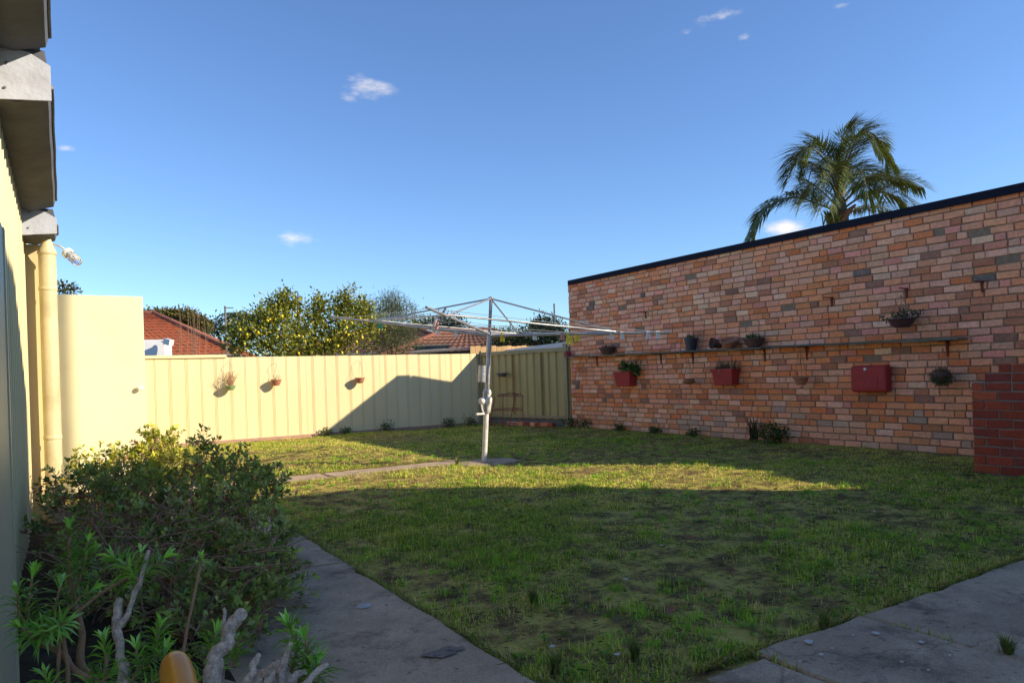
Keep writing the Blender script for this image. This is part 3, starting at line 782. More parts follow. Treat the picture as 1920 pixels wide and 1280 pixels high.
# ------------------------------------------------------------------ shed on the left
def shed():
    t = thing('shed', 'cream ribbed metal shed wall with dark stepped eaves beside the garden bed', 'shed', (SX - 1.5, 6, 0))
    body = MB(); body.box((SX - 3.2, 1.0, -0.05), (SX - 0.05, 13.2, 2.25)); body.build('body', 'shed_sheet', t)
    prof = []
    a = 0.0
    while a < 0.755:
        prof += [(a, 0), (a + 0.045, 0), (a + 0.055, 0.022), (a + 0.075, 0.022), (a + 0.085, 0), (a + 0.155, 0), (a + 0.16, 0.006), (a + 0.175, 0.006), (a + 0.18, 0)]
        a += 0.19
    n = len(prof)
    b = MB(); b.add([(p[1], p[0], 0) for p in prof] + [(p[1], p[0], 2.72) for p in prof], [(k, k + 1, n + k + 1, n + k) for k in range(n - 1)])
    me = b.mesh('sheet', 'shed_sheet')
    y = 1.2; k = 0
    while y < 8.0:
        o = link_mesh('sheet', me, t); o.location = (SX - root_loc(t)[0], y - 6, 0); y += 0.757; k += 1
    ext = MB(); ext.box((SX - 0.04, 7.1, 0), (SX + 0.165, 13.2, 2.30)); ext.build('rear_wall', 'shed_sheet', t)
    tr = MB(); tr.box((SX + 0.165, 7.1, 2.30), (SX + 0.19, 13.2, 2.34)); tr.build('trim', 'eave_edge', t)
    def eave(y0, y1, z0, z1):
        e = MB(); m = 14; rows = []
        for i in range(m + 1):
            y = y0 + (y1 - y0) * i / m; wv = 0.0015 * math.sin(i * 1.3)
            rows.append([(SX - 0.03, y, z0), (SX + 0.10, y, z0 - 0.012), (SX + 0.232 + wv, y, z0 + 0.03), (SX + 0.248 + wv, y, z0 + 0.09), (SX + 0.225, y, z1), (SX - 0.03, y, z1)])
        vs = [p for r in rows for p in r]; fs = []
        for i in range(m):
            for q in range(6): fs.append((i * 6 + q, i * 6 + (q + 1) % 6, (i + 1) * 6 + (q + 1) % 6, (i + 1) * 6 + q))
        fs += [tuple(range(5, -1, -1)), tuple(m * 6 + q for q in range(6))]
        e.add(vs, fs); ev = e.build('eave', 'eave_grey', t, smooth=True)
        ed = MB(); ed.tube([(SX + 0.250 + 0.0015 * math.sin(i * 1.3), y0 + (y1 - y0) * i / m, z0 + 0.085) for i in range(m + 1)], 0.009, 6)
        ed.build('edge_bead', 'eave_edge', ev)
    eave(0.9, 4.16, 2.74, 2.97); eave(4.18, 6.66, 2.50, 2.76); eave(6.70, 7.1, 2.31, 2.52)
    for (y, z0, z1) in ((4.165, 2.495, 2.745), (6.67, 2.305, 2.505)):
        p = MB(); p.prism([(SX + 0.005, y, z0 - 0.01), (SX + 0.248, y, z0 + 0.02), (SX + 0.248, y, z1 - 0.06), (SX + 0.16, y, z1 - 0.01), (SX + 0.005, y, z1)], (0, 0.012, 0))
        pl = p.build('end_plate', 'eave_plate', t)
        for (dx, dz) in ((0.06, 0.05), (0.07, 0.17)):
            n_ = MB(); n_.lathe((SX + dx, y - 0.003, z0 + dz), [(0.006, 0), (0.006, 0.004)], 8, axis=(0, -1, 0)); n_.build('nail', 'eave_grey', pl)
    rf = MB(); rf.prism([(SX - 3.3, 0.9, 2.65), (SX + 0.2, 0.9, 2.97), (SX + 0.2, 0.9, 3.0), (SX - 3.3, 0.9, 2.68)], (0, 6.2, 0)); rf.build('roof', 'corrugated', t)
    # downpipe is its own thing strapped to the corner
    p = thing('downpipe', 'fat cream round downpipe at the shed corner below the eave', 'pipe', (SX + 0.172, 6.92, 0))
    d = MB(); d.tube([(SX + 0.172, 6.92, 0.0), (SX + 0.172, 6.92, 1.2), (SX + 0.174, 6.92, 2.20)], 0.062, 20); d.build('tube', 'pipe_paint', p, smooth=True)
    d = MB(); d.lathe((SX + 0.174, 6.92, 2.19), [(0.064, 0), (0.070, 0.01), (0.066, 0.03), (0.045, 0.08), (0.03, 0.13)], 20); d.build('collar', 'pipe_paint', p, smooth=True)
    for z in (0.7, 1.9):
        d = MB(); d.lathe((SX + 0.172, 6.92, z), [(0.0635, 0), (0.066, 0.004), (0.066, 0.026), (0.0635, 0.03)], 20); d.build('strap', 'pipe_paint', p, smooth=True)
    # open door
    dr = thing('shed_door', 'plain pale cream door standing open across from the shed wall', 'door', (-0.06, 8.5, 0))
    m = MB(); m.box((-0.075, 8.48, 0.05), (0.73, 8.52, 2.05)); leaf = m.build('door_leaf', 'door_paint', dr)
    bv = leaf.modifiers.new('bevel', 'BEVEL'); bv.width = 0.006; bv.segments = 2
    k = PY(262, 727, 8.48)
    m = MB(); m.lathe(k, [(0.012, 0), (0.012, 0.02), (0.022, 0.028), (0.027, 0.042), (0.022, 0.056), (0.008, 0.061)], 18, axis=(0, -1, 0)); m.build('knob', 'white_plastic', dr, smooth=True)
    for z in (0.35, 1.75):
        m = MB(); m.box((-0.10, 8.465, z), (-0.04, 8.48, z + 0.09)); m.build('hinge', 'galv', dr)
    # wall lamp on a swan neck
    a = PD(104, 459, 6.3); q = [PD(104, 459, 6.3), PD(112, 461, 6.25), PD(121, 468, 6.2), PD(126, 474, 6.2)]
    lp = thing('wall_lamp', 'white swan neck lamp with clear glass jar on the shed corner', 'lamp', a)
    m = MB(); m.tube([PD(98, 458, 6.35)] + q, 0.008, 8); m.build('arm', 'white_plastic', lp, smooth=True)
    ax = PD(156, 501, 6.15) - PD(126, 474, 6.2); ax = ax / np.linalg.norm(ax); c = PD(124, 472, 6.2)
    m = MB(); m.lathe(c, [(0.014, -0.02), (0.036, 0.0), (0.047, 0.012), (0.047, 0.035), (0.04, 0.04)], 18, axis=ax); m.build('cap', 'white_plastic', lp, smooth=True)
    m = MB(); m.lathe(c + ax * 0.038, [(0.037, 0), (0.042, 0.02), (0.042, 0.10), (0.034, 0.13), (0.018, 0.145), (0.004, 0.149)], 18, axis=ax)
    gm = bpy.data.materials.new('lamp_glass'); gm.use_nodes = True; g = gm.node_tree.nodes['Principled BSDF']
    g.inputs['Transmission Weight'].default_value = 0.9; g.inputs['Roughness'].default_value = 0.08; g.inputs['Base Color'].default_value = (0.85, 0.9, 0.95, 1); g.inputs['IOR'].default_value = 1.2
    MATS['lamp_glass'] = gm
    m.build('glass_jar', 'lamp_glass', lp, smooth=True)
    m = MB(); m.lathe(c + ax * 0.04, [(0.012, 0), (0.014, 0.03), (0.022, 0.06), (0.018, 0.085), (0.005, 0.095)], 12, axis=ax); m.build('bulb', 'white_plastic', lp, smooth=True)
    # grey-green sheet end standing at the extreme left
    g = thing('metal_screen', 'narrow grey metal screen panel standing upright against the shed wall', 'screen', (SX + 0.1, 2.6, 0))
    P0 = PD(17, 700, 2.3)
    m = MB(); m.box((P0[0] - 0.016, P0[1] - 0.02, 0), (P0[0], P0[1] + 0.03, 1.62)); m.build('stile', 'grey_panel', g)
    m = MB(); m.box((P0[0] - 0.012, P0[1] - 0.60, 0), (P0[0] - 0.004, P0[1] - 0.02, 1.62)); m.build('panel', 'grey_panel', g)
shed()

# ------------------------------------------------------------------ house behind the camera (casts the foreground shade)
def house():
    t = thing('house', 'back part of the house beside the patio, walls made white to bounce light', 'house', (7, -2, 0))
    m = MB(); m.box((5.0, -8, -0.05), (8.25, 1.42, 3.74)); m.build('wall', 'bounce_render', t)
    m = MB(); m.box((4.7, -8, -0.05), (5.9, 0.4, 5.2)); m.build('shade_tower', 'bounce_render', t)  # unseen raised block, added to throw shade on the shed wall
    m = MB(); m.box((4.95, -8, 3.742), (8.28, 1.46, 3.81)); m.build('parapet', 'cap_metal', t)
    m = MB(); m.tube([(7.27, 1.2, 3.7), (7.27, 1.2, 7.1)], 0.06, 14); m.build('shadow_pole', 'galv', t, smooth=True)  # unseen pole, added to cast the soft upright band on the shed door
    for x in (5.6, 7.2):
        m = MB(); m.box((x, 1.415, 0.9), (x + 1.0, 1.45, 2.1)); w = m.build('window', 'white_paint', t)
        m = MB(); m.box((x + 0.06, 1.45, 0.96), (x + 0.94, 1.456, 2.04)); m.build('pane', 'black_pot', w)
    f = thing('boundary_fence', 'grey timber boundary fence running on from the brick wall end', 'fence', (WX + 0.05, 0, 0))
    for k in range(60):
        m = MB(); m.box((WX + 0.03, WY0 - 0.15 - k * 0.135, 0), (WX + 0.05, WY0 - 0.02 - k * 0.135, 1.76)); m.build('paling', 'weathered_grey', f)
house()

# ------------------------------------------------------------------ clothes hoist
def hoist():
    D0 = float(proj((4.51, 7.98, 0))[2])
    B = G(908, 866); TOP = PD(920.5, 558, D0 + 0.05)
    t = thing('clothes_hoist', 'galvanised rotary clothes hoist leaning on its pole in the lawn', 'clothes hoist', B)
    ax = (TOP - B); Hh = np.linalg.norm(ax); ax = ax / Hh
    at = lambda k: B + ax * Hh * k
    kpx = lambda y: (866 - y) / (866 - 558.0)
    m = MB(); m.tube([B - ax * 0.05, at(kpx(770))], 0.034, 16); m.build('lower_pole', 'white_metal', t, smooth=True)
    m = MB(); m.tube([at(kpx(735)), at(kpx(650))], 0.030, 16); m.tube([at(kpx(650)), at(kpx(622))], 0.034, 16); m.build('upper_pole', 'galv', t, smooth=True)
    m = MB(); m.tube([at(kpx(636)), at(kpx(558))], 0.021, 14); m.build('mast', 'galv_dark', t, smooth=True)
    m = MB(); m.lathe(TOP - ax * 0.02, [(0.022, 0), (0.034, 0.006), (0.034, 0.022), (0.02, 0.032)], 14, axis=ax); m.build('mast_cap', 'galv', t, smooth=True)
    # winding gear housing
    m = MB(); c = at(kpx(776))
    m.lathe(c, [(0.036, 0.0), (0.062, 0.03), (0.068, 0.10), (0.078, 0.15), (0.080, 0.20), (0.062, 0.222), (0.058, 0.24), (0.066, 0.27), (0.052, 0.31), (0.034, 0.315)], 10, axis=ax, sy=0.85)
    hs = m.build('gear_housing', 'white_metal', t, smooth=True)
    m = MB(); fr = c - AX * 0.066
    m.hexa([fr + RT * (-0.022) + UP * 0.03, fr + RT * 0.012 + UP * 0.03, fr + RT * 0.012 + UP * 0.03 + AX * 0.03, fr + RT * (-0.022) + UP * 0.03 + AX * 0.03,
            fr + RT * (-0.022) + UP * 0.30, fr + RT * 0.012 + UP * 0.30, fr + RT * 0.012 + UP * 0.30 + AX * 0.03, fr + RT * (-0.022) + UP * 0.30 + AX * 0.03])
    m.build('rack_plate', 'galv_dark', hs)
    h0 = PD(901, 752, D0 - 0.10)
    m = MB(); m.lathe(h0 + RT * 0.02, [(0.035, -0.02), (0.046, 0.0), (0.046, 0.02), (0.03, 0.04)], 14, axis=-RT * 0.6 - AX * 0.8); m.build('crank_boss', 'white_metal', hs, smooth=True)
    m = MB(); m.tube([PD(902, 754, D0 - 0.12), PD(904, 768, D0 - 0.14), PD(907, 775, D0 - 0.15)], 0.010, 8); ar = m.build('crank_arm', 'white_metal', t, smooth=True)
    m = MB(); m.tube([PD(907.5, 775.5, D0 - 0.15), PD(893, 776.5, D0 - 0.22)], [0.013, 0.017], 10); m.build('crank_handle', 'white_metal', ar, smooth=True)
    # peg tin on the pole
    tn = PD(902, 732, D0 - 0.06)
    m = MB(); p0 = PD(903.5, 716, D0 - 0.04); p1 = PD(904.5, 685, D0 - 0.04)
    m.tube([p0, p1], 0.052, 18); tin = tag(m.build('peg_tin', 'galv', None, smooth=True, loc=p0), 'grey metal tin strapped to the hoist pole', 'tin')
    # arms
    hub = at(kpx(628))
    R = 2.24; phi = math.radians(16)
    ends = {1: PD(622, 594, D0 + 0.62), 2: PD(1258, 623, D0 - 0.62), 3: PD(799, 576, D0 - 2.15), 4: PD(991, 628, D0 + 2.15)}
    brace = {}
    for k, e in ends.items():
        m = MB(); m.tube([hub + ax * (0.012 if k in (3, 4) else -0.012), e], [0.017, 0.014], 10); m.build('arm', 'galv', t, smooth=True)
        f = 0.71 if k != 3 else 0.72
        bp = hub + (e - hub) * f + ax * 0.018; brace[k] = bp
        m = MB(); m.tube([TOP - ax * 0.012, bp], 0.010, 8); m.build('brace', 'galv', t, smooth=True)
    order = [1, 3, 2, 4]
    for i in range(4):
        a, b = brace[order[i]], brace[order[(i + 1) % 4]]
        m = MB(); m.tube([a, b], 0.010 if order[i] in (3, 1) else 0.009, 8); m.build('tie_bar', 'galv', t, smooth=True)
    for f in (0.42, 0.56, 0.85, 0.97):
        for i in range(4):
            a = hub + (ends[order[i]] - hub) * f; b = hub + (ends[order[(i + 1) % 4]] - hub) * f
            md = (a + b) / 2 - UP * 0.02
            m = MB(); m.tube([a, md, b], 0.0028, 5); m.build('line_wire', 'wire', t)
    # pegs
    A2 = lambda px: hub + (ends[2] - hub) * ((px - 917.0) / (1258 - 917.0))
    A1 = lambda px: hub + (ends[1] - hub) * ((917.0 - px) / (917 - 622.0))
    def peg(p, name, mt, label, sc=1.0, group=None):
        r = thing('clothes_peg', label, 'peg', p, group)
        sc = sc * 1.3
        for s in (-1, 1):
            m = MB(); o = RT * (0.015 * s * sc)
            m.hexa([p + o - RT * 0.012 * sc - AX * 0.010 + UP * (-0.075 * sc), p + o + RT * 0.012 * sc - AX * 0.010 + UP * (-0.075 * sc), p + o + RT * 0.012 * sc + AX * 0.010 + UP * (-0.075 * sc), p + o - RT * 0.012 * sc + AX * 0.010 + UP * (-0.075 * sc),
                    p + o * 0.6 - RT * 0.009 * sc - AX * 0.010 + UP * 0.022, p + o * 0.6 + RT * 0.009 * sc - AX * 0.010 + UP * 0.022, p + o * 0.6 + RT * 0.009 * sc + AX * 0.010 + UP * 0.022, p + o * 0.6 - RT * 0.009 * sc + AX * 0.010 + UP * 0.022])
            m.build('prong', mt, r)
        m = MB(); m.tube([p + UP * -0.02 - RT * 0.02 * sc, p + UP * -0.02 + RT * 0.02 * sc], 0.007, 7); m.build('spring', 'wire', r)
    peg(A2(1073), 'y', 'yellow_plastic', 'fat yellow peg hanging beside a smaller yellow one on the arm', 1.35)
    peg(A2(1088), 'y', 'yellow_plastic', 'smaller yellow peg beside the fat yellow one on the arm', 1.0)
    peg(A2(943) , 'y', 'yellow_plastic', 'yellow peg on the arm close to the hoist mast', 0.9)
    peg(A1(716), 'g', 'green_plastic', 'green peg clipped on the hoist arm over the lemon tree', 0.9)
    peg(A2(1060), 'p', 'pink_plastic', 'pink peg clipped on the arm by the brick wall corner', 0.8)
    for px in (1007, 1152, 1171, 1218, 1235):
        peg(A2(px), 'w', 'white_plastic', 'white plastic peg clipped along the arm reaching to the brick wall', 0.75, 'white pegs on the hoist arm')
    for px in (858, 825):
        peg(A1(px), 'w', 'white_plastic', 'white plastic peg clipped along the arm over the cream fence', 0.75, 'white pegs over the fence')
    c = PD(819, 612, D0 - 0.2)
    r = thing('rag_bundle', 'knotted red and white rag with a dark stick tied at the hoist arm', 'rag', c)
    m = MB(); m.tube([PD(828, 592, D0 - 0.5), PD(817, 600, D0 - 0.5), PD(814, 612, D0 - 0.5), PD(813, 618, D0 - 0.5)], [0.012, 0.024, 0.018, 0.010], 9); m.build('cloth', 'rag', r, smooth=True)
    m = MB(); m.tube([PD(821, 603, D0 - 0.5), PD(819, 617, D0 - 0.5)], [0.018, 0.016], 9); m.build('red_strip', 'pink_plastic', r, smooth=True)
    m = MB(); m.tube([PD(836, 577, D0 - 0.52), PD(829, 590, D0 - 0.52), PD(823, 608, D0 - 0.5)], [0.012, 0.016, 0.006], 7); m.build('stick', 'dark_rag', r, smooth=True)
hoist()

# ------------------------------------------------------------------ plants: generic pieces
def leaf_clump(pts, n_each, spread, llen, lwid, pal, up=0.3, droop=0.0):
    """leaves gathered round points; returns arrays"""
    pts = np.asarray(pts); k = len(pts)
    c = np.repeat(pts, n_each, 0); n = len(c)
    off = RNG.normal(size=(n, 3)) * spread
    d = norm(off + RNG.normal(size=(n, 3)) * spread * 0.8 + np.array([0, 0, up * spread]))
    v, t = leaf_arrays(c + off, d, RNG.uniform(0.7, 1.25, n) * llen, RNG.uniform(0.75, 1.2, n) * lwid, 0.22, droop)
    pal = np.asarray(pal); col = pal[RNG.integers(0, len(pal), n)] * RNG.uniform(0.7, 1.25, (n, 1))
    cl = np.repeat(RNG.uniform(0.75, 1.2, k), n_each)[:, None]
    return v, t, np.repeat(col * cl, 2, 0)
def join_np(parts):
    V, T, C = [], [], []; n = 0
    for v, t, c in parts: V.append(v); T.append(t + n); C.append(c); n += len(v)
    return np.concatenate(V), np.concatenate(T), np.concatenate(C)
def ellipsoid_pts(c, r, n, inner=0.35):
    d = norm(RNG.normal(size=(n, 3))); q = inner + (1 - inner) * RNG.random((n, 1)) ** 0.6
    return np.asarray(c) + d * q * np.asarray(r)
def tuft(name, label, cat, base, n, length, width, pal, spread=0.5, group=None, m='grass'):
    r = thing(name, label, cat, base, group)
    b = np.repeat(np.asarray(base)[None], n, 0) + RNG.normal(size=(n, 3)) * np.array([0.02, 0.02, 0]) * (length / 0.3)
    v, t = blade_arrays(b, np.abs(RNG.normal(spread, spread * 0.5, n)), RNG.uniform(0.5, 1.1, n) * length, RNG.uniform(0.7, 1.2, n) * width, RNG.uniform(0, 6.283, n))
    pal = np.asarray(pal); c = pal[RNG.integers(0, len(pal), n)] * RNG.uniform(0.7, 1.2, (n, 1))
    np_mesh('leaves', v, t, np.repeat(c, 3, 0), m, r)
    return r
GREENS = [(0.05, 0.10, 0.025), (0.07, 0.13, 0.03), (0.10, 0.16, 0.04), (0.04, 0.08, 0.022)]
def weed(name, label, base, rad, h, n, llen, lwid, group=None, pal=GREENS):
    r = thing(name, label, 'weed', base, group)
    st = MB()
    tips = []
    for k in range(7):
        a = random.uniform(0, 6.28); q = random.uniform(0.2, 1) * rad
        tip = np.asarray(base) + np.array([math.cos(a) * q, math.sin(a) * q, random.uniform(0.4, 1.0) * h]); tips.append(tip)
        st.tube([base, (np.asarray(base) * 0.5 + tip * 0.5) + np.array([0, 0, 0.1 * h]), tip], 0.004, 5)
    st.build('stem', 'twig', r)
    pts = np.concatenate([np.array(tips), ellipsoid_pts(np.asarray(base) + np.array([0, 0, h * 0.45]), (rad, rad, h * 0.45), n // 10)])
    np_mesh('leaves', *leaf_clump(pts, 8, rad * 0.22, llen, lwid, pal), 'foliage', r)
    return r

# ------------------------------------------------------------------ things along the brick wall
def bowl(m, c, r, h, lip=0.012, n=22, sy=1.0, axis=None):
    m.lathe(c, [(r * 0.55, 0), (r * 0.80, h * 0.35), (r * 0.96, h * 0.8), (r + lip, h * 0.86), (r + lip, h), (r * 0.88, h), (r * 0.80, h * 0.75), (0.01, h * 0.72)], n, sy=sy, axis=axis)
def tapered_pot(m, c, r0, r1, h, n=22, axis=None):
    m.lathe(c, [(r0, 0), (r1 * 0.97, h * 0.80), (r1 * 1.07, h * 0.81), (r1 * 1.08, h), (r1 * 0.93, h), (r1 * 0.90, h * 0.86), (0.01, h * 0.85)], n, axis=axis)
def bracket(y, z, parent, L=0.20, hgt=0.19):
    m = MB(); x = WX
    m.add([(x - 0.016, y - 0.019, z), (x - 0.016, y + 0.019, z), (x - 0.001, y + 0.019, z), (x - 0.001, y - 0.019, z),
           (x - 0.009, y - 0.008, z - hgt), (x - 0.009, y + 0.008, z - hgt), (x - 0.001, y + 0.008, z - hgt), (x - 0.001, y - 0.008, z - hgt)],
          [(0, 1, 2, 3), (7, 6, 5, 4), (0, 4, 5, 1), (1, 5, 6, 2), (2, 6, 7, 3), (3, 7, 4, 0)])
    m.box((x - L, y - 0.010, z - 0.014), (x - 0.0165, y + 0.010, z - 0.003))
    return m
def shelves():
    a0 = PX(1068, 669, WX - 0.1); a1 = PX(1437, 652, WX - 0.1); b1 = PX(1806, 635, WX - 0.1)
    def shelf(p, q, label, brs, seedz):
        r = thing('wall_shelf', label, 'shelf', p)
        m = MB(); n = 10; rows = []
        for i in range(n + 1):
            s = i / n; y = p[1] + (q[1] - p[1]) * s; z = p[2] + (q[2] - p[2]) * s + 0.005 * math.sin(i * 1.9 + seedz)
            rows.append([(WX - 0.225 + 0.004 * math.sin(i * 2.3), y, z - 0.011), (WX - 0.004, y, z - 0.011), (WX - 0.004, y, z + 0.011), (WX - 0.225, y, z + 0.011)])
        vs = [c for rr in rows for c in rr]; fs = [(3, 2, 1, 0), tuple(n * 4 + k for k in range(4))]
        for i in range(n):
            for k in range(4): fs.append((i * 4 + k, i * 4 + (k + 1) % 4, (i + 1) * 4 + (k + 1) % 4, (i + 1) * 4 + k))
        m.add(vs, fs); m.build('board', 'shelf_board', r)
        for px in brs:
            y = float(PX(px, 660, WX)[1]); s = (y - p[1]) / (q[1] - p[1]); z = p[2] + (q[2] - p[2]) * s
            bracket(y, z - 0.012, r).build('bracket', 'bracket_red', r)
    shelf(a0, a1, 'weathered grey board shelf on the brick wall carrying the pots', (1119, 1239, 1299, 1434), 0)
    b0 = PX(1445, 650, WX - 0.1)
    shelf(b0, b1, 'empty weathered board shelf above the red foam box', (1513, 1777), 2)
    ZS = lambda px: a0[2] + (a1[2] - a0[2]) * (px - 1068) / (1437 - 1068.) + 0.013
    def on(px): return np.array([WX - 0.12, float(PX(px, 650, WX - 0.12)[1]), float(ZS(px))])
    for (px, py, ex) in ((1211, 592, 'above the shelf near the hoist arm'), (1560, 568, 'with a dangling wire on the bare brickwork'), (1700, 552, 'carrying the purple bowl'), (1842, 540, 'highest on the wall by the barbecue'), (1145, 628, 'low above the trough planter')):
        p = PX(px, py, WX); r = thing('wall_bracket', 'rusty red bracket fixed ' + ex, 'bracket', p)
        bracket(p[1], p[2] + 0.08, r, 0.16, 0.13).build('arm', 'bracket_red', r)
    w = PX(1553, 568, WX - 0.1); w2 = PX(1554, 615, WX - 0.1)
    m = MB(); m.tube([w, w2], 0.003, 5); tag(m.build('wire_hanger', 'bracket_red', None, loc=w), 'long thin rusty wire hanging down the bare brickwork', 'wire')
    # trough planter
    c = on(1138); r = thing('trough_planter', 'dark brown planter with grassy tufts on the shelf end by the fence', 'planter', c)
    m = MB(); bowl(m, c, 0.145, 0.13, 0.012, 24, sy=1.0); m.build('bowl', 'dark_pot', r, smooth=True)
    n = 160; b = c + np.array([0, 0, 0.10]) + RNG.normal(size=(n, 3)) * np.array([0.06, 0.075, 0.0])
    v, t = blade_arrays(b, np.abs(RNG.normal(0.5, 0.4, n)), RNG.uniform(0.04, 0.13, n), RNG.uniform(0.004, 0.008, n), RNG.uniform(0, 6.28, n))
    cl = np.array([(0.05, 0.08, 0.025), (0.10, 0.11, 0.04), (0.16, 0.09, 0.04)])[RNG.integers(0, 3, n)]
    np_mesh('plant', v, t, np.repeat(cl, 3, 0), 'grass', r)
    # black pot
    c = on(1296); r = thing('black_pot', 'black plastic pot with a spiky green plant on the shelf', 'pot', c)
    m = MB(); tapered_pot(m, c, 0.075, 0.103, 0.20); m.build('pot', 'black_pot', r, smooth=True)
    n = 46; b = np.repeat((c + np.array([0, 0, 0.18]))[None], n, 0) + RNG.normal(size=(n, 3)) * np.array([0.03, 0.03, 0])
    v, t = blade_arrays(b, np.abs(RNG.normal(0.5, 0.3, n)), RNG.uniform(0.06, 0.12, n), RNG.uniform(0.010, 0.016, n), RNG.uniform(0, 6.28, n))
    np_mesh('plant', v, t, np.repeat(np.array(GREENS)[RNG.integers(0, 4, n)] * 1.5, 3, 0), 'foliage', r, 'stuff')
    # fallen pot
    c = on(1338); r = thing('fallen_pot', 'dark brown pot lying on its side on the shelf', 'pot', c)
    axs = norm(np.array([-0.75, 0.35, 0.12])); ctr = c + np.array([0.06, 0, 0.088])
    m = MB(); m.lathe(ctr, [(0.055, -0.10), (0.075, 0.05), (0.086, 0.055), (0.088, 0.085), (0.076, 0.085), (0.070, 0.05), (0.05, -0.085), (0.005, -0.09)], 22, axis=axs); m.build('pot', 'dark_pot', r, smooth=True)
    # terracotta bowl
    c = on(1369); r = thing('terracotta_bowl', 'wide terracotta bowl tipped against the fallen pot on the shelf', 'bowl', c)
    axs = norm(np.array([-0.35, -0.15, 1.0])); m = MB(); bowl(m, c + np.array([0.0, 0, 0.01]), 0.135, 0.135, 0.01, 24, axis=axs); m.build('bowl', 'terracotta', r, smooth=True)
    # bowl with plants
    c = on(1413); r = thing('planted_bowl', 'brown terracotta bowl with upright green shoots at the shelf joint', 'bowl', c)
    m = MB(); bowl(m, c, 0.145, 0.135, 0.012, 24); m.build('bowl', 'dark_pot', r, smooth=True)
    m = MB(); m.lathe(c + np.array([0, 0, 0.10]), [(0.12, 0), (0.10, 0.015), (0.01, 0.02)], 18); m.build('soil', 'soil', r)
    n = 55; b = c + np.array([0, 0.02, 0.11]) + RNG.normal(size=(n, 3)) * np.array([0.05, 0.06, 0])
    v, t = blade_arrays(b, np.abs(RNG.normal(0.3, 0.2, n)), RNG.uniform(0.06, 0.15, n), RNG.uniform(0.012, 0.020, n), RNG.uniform(0, 6.28, n))
    np_mesh('shoots', v, t, np.repeat(np.array([(0.07, 0.15, 0.03), (0.11, 0.19, 0.04), (0.05, 0.10, 0.03)])[RNG.integers(0, 3, n)], 3, 0), 'foliage', r)
    c = PX(1064, 661, WX - 0.1)
    m = MB(); m.box((WX - 0.16, c[1] - 0.05, a0[2] + 0.012), (WX - 0.05, c[1] + 0.05, a0[2] + 0.11)); b = m.build('red_tin', 'stand_red', None, loc=(WX - 0.1, c[1], a0[2])); bv = b.modifiers.new('b', 'BEVEL'); bv.width = 0.01
    tag(b, 'small red tin at the fence end of the shelf', 'tin')
shelves()

def foam_planter(pxl, pxr, pyt, pyb, label, fill):
    """red painted foam box hung on the wall, tapering downwards, seen from its open top side"""
    dp = 0.20
    yl = PX(pxl, pyt, WX - dp)[1]; yr = PX(pxr, pyt, WX - 0.02)[1]
    top = PX((pxl + pxr) / 2, pyt, WX - dp)[2]; bot = PX((pxl + pxr) / 2, pyb, WX - dp)[2]
    r = thing('foam_planter', label, 'planter', ((WX - 0.1), (yl + yr) / 2, bot))
    i = 0.03; x0, x1 = WX - dp, WX - 0.015; g = 0.022
    o = [(x0 + 0.03, yr + i, bot), (x1, yr + i, bot), (x1, yl - i, bot), (x0 + 0.03, yl - i, bot), (x0, yr, top), (x1, yr, top), (x1, yl, top), (x0, yl, top)]
    inn = [(x0 + g, yr + g, top), (x1 - g, yr + g, top), (x1 - g, yl - g, top), (x0 + g, yl - g, top), (x0 + g + 0.01, yr + g, top - 0.06), (x1 - g, yr + g, top - 0.06), (x1 - g, yl - g, top - 0.06), (x0 + g + 0.01, yl - g, top - 0.06)]
    m = MB(); m.add(o + inn, [(0, 3, 2, 1), (0, 1, 5, 4), (1, 2, 6, 5), (2, 3, 7, 6), (3, 0, 4, 7)] + [(4 + k, 4 + (k + 1) % 4, 8 + (k + 1) % 4, 8 + k) for k in range(4)] + [(8 + k, 8 + (k + 1) % 4, 12 + (k + 1) % 4, 12 + k) for k in range(4)])
    b = m.build('box', 'red_foam', r); bv = b.modifiers.new('b', 'BEVEL'); bv.width = 0.012; bv.segments = 3; bv.limit_method = 'ANGLE'
    m = MB(); lo_, hi_ = min(yl, yr), max(yl, yr); e = 0.010
    for bx in (((x0 - e, lo_ - e, top - 0.028), (x0 - 0.001, hi_ + e, top + 0.006)), ((x0 - 0.001, lo_ - e, top - 0.028), (x1, lo_ - 0.001, top + 0.006)), ((x0 - 0.001, hi_ + 0.001, top - 0.028), (x1, hi_ + e, top + 0.006))):
        m.box(*bx)
    m.build('rim', 'red_foam', r)
    m = MB(); m.box((x0 + g, min(yl, yr) + g, top - 0.075), (x1 - g, max(yl, yr) - g, top - 0.035)); m.build('soil', 'soil', r)
    fill(r, yl, yr, top, x0, x1)
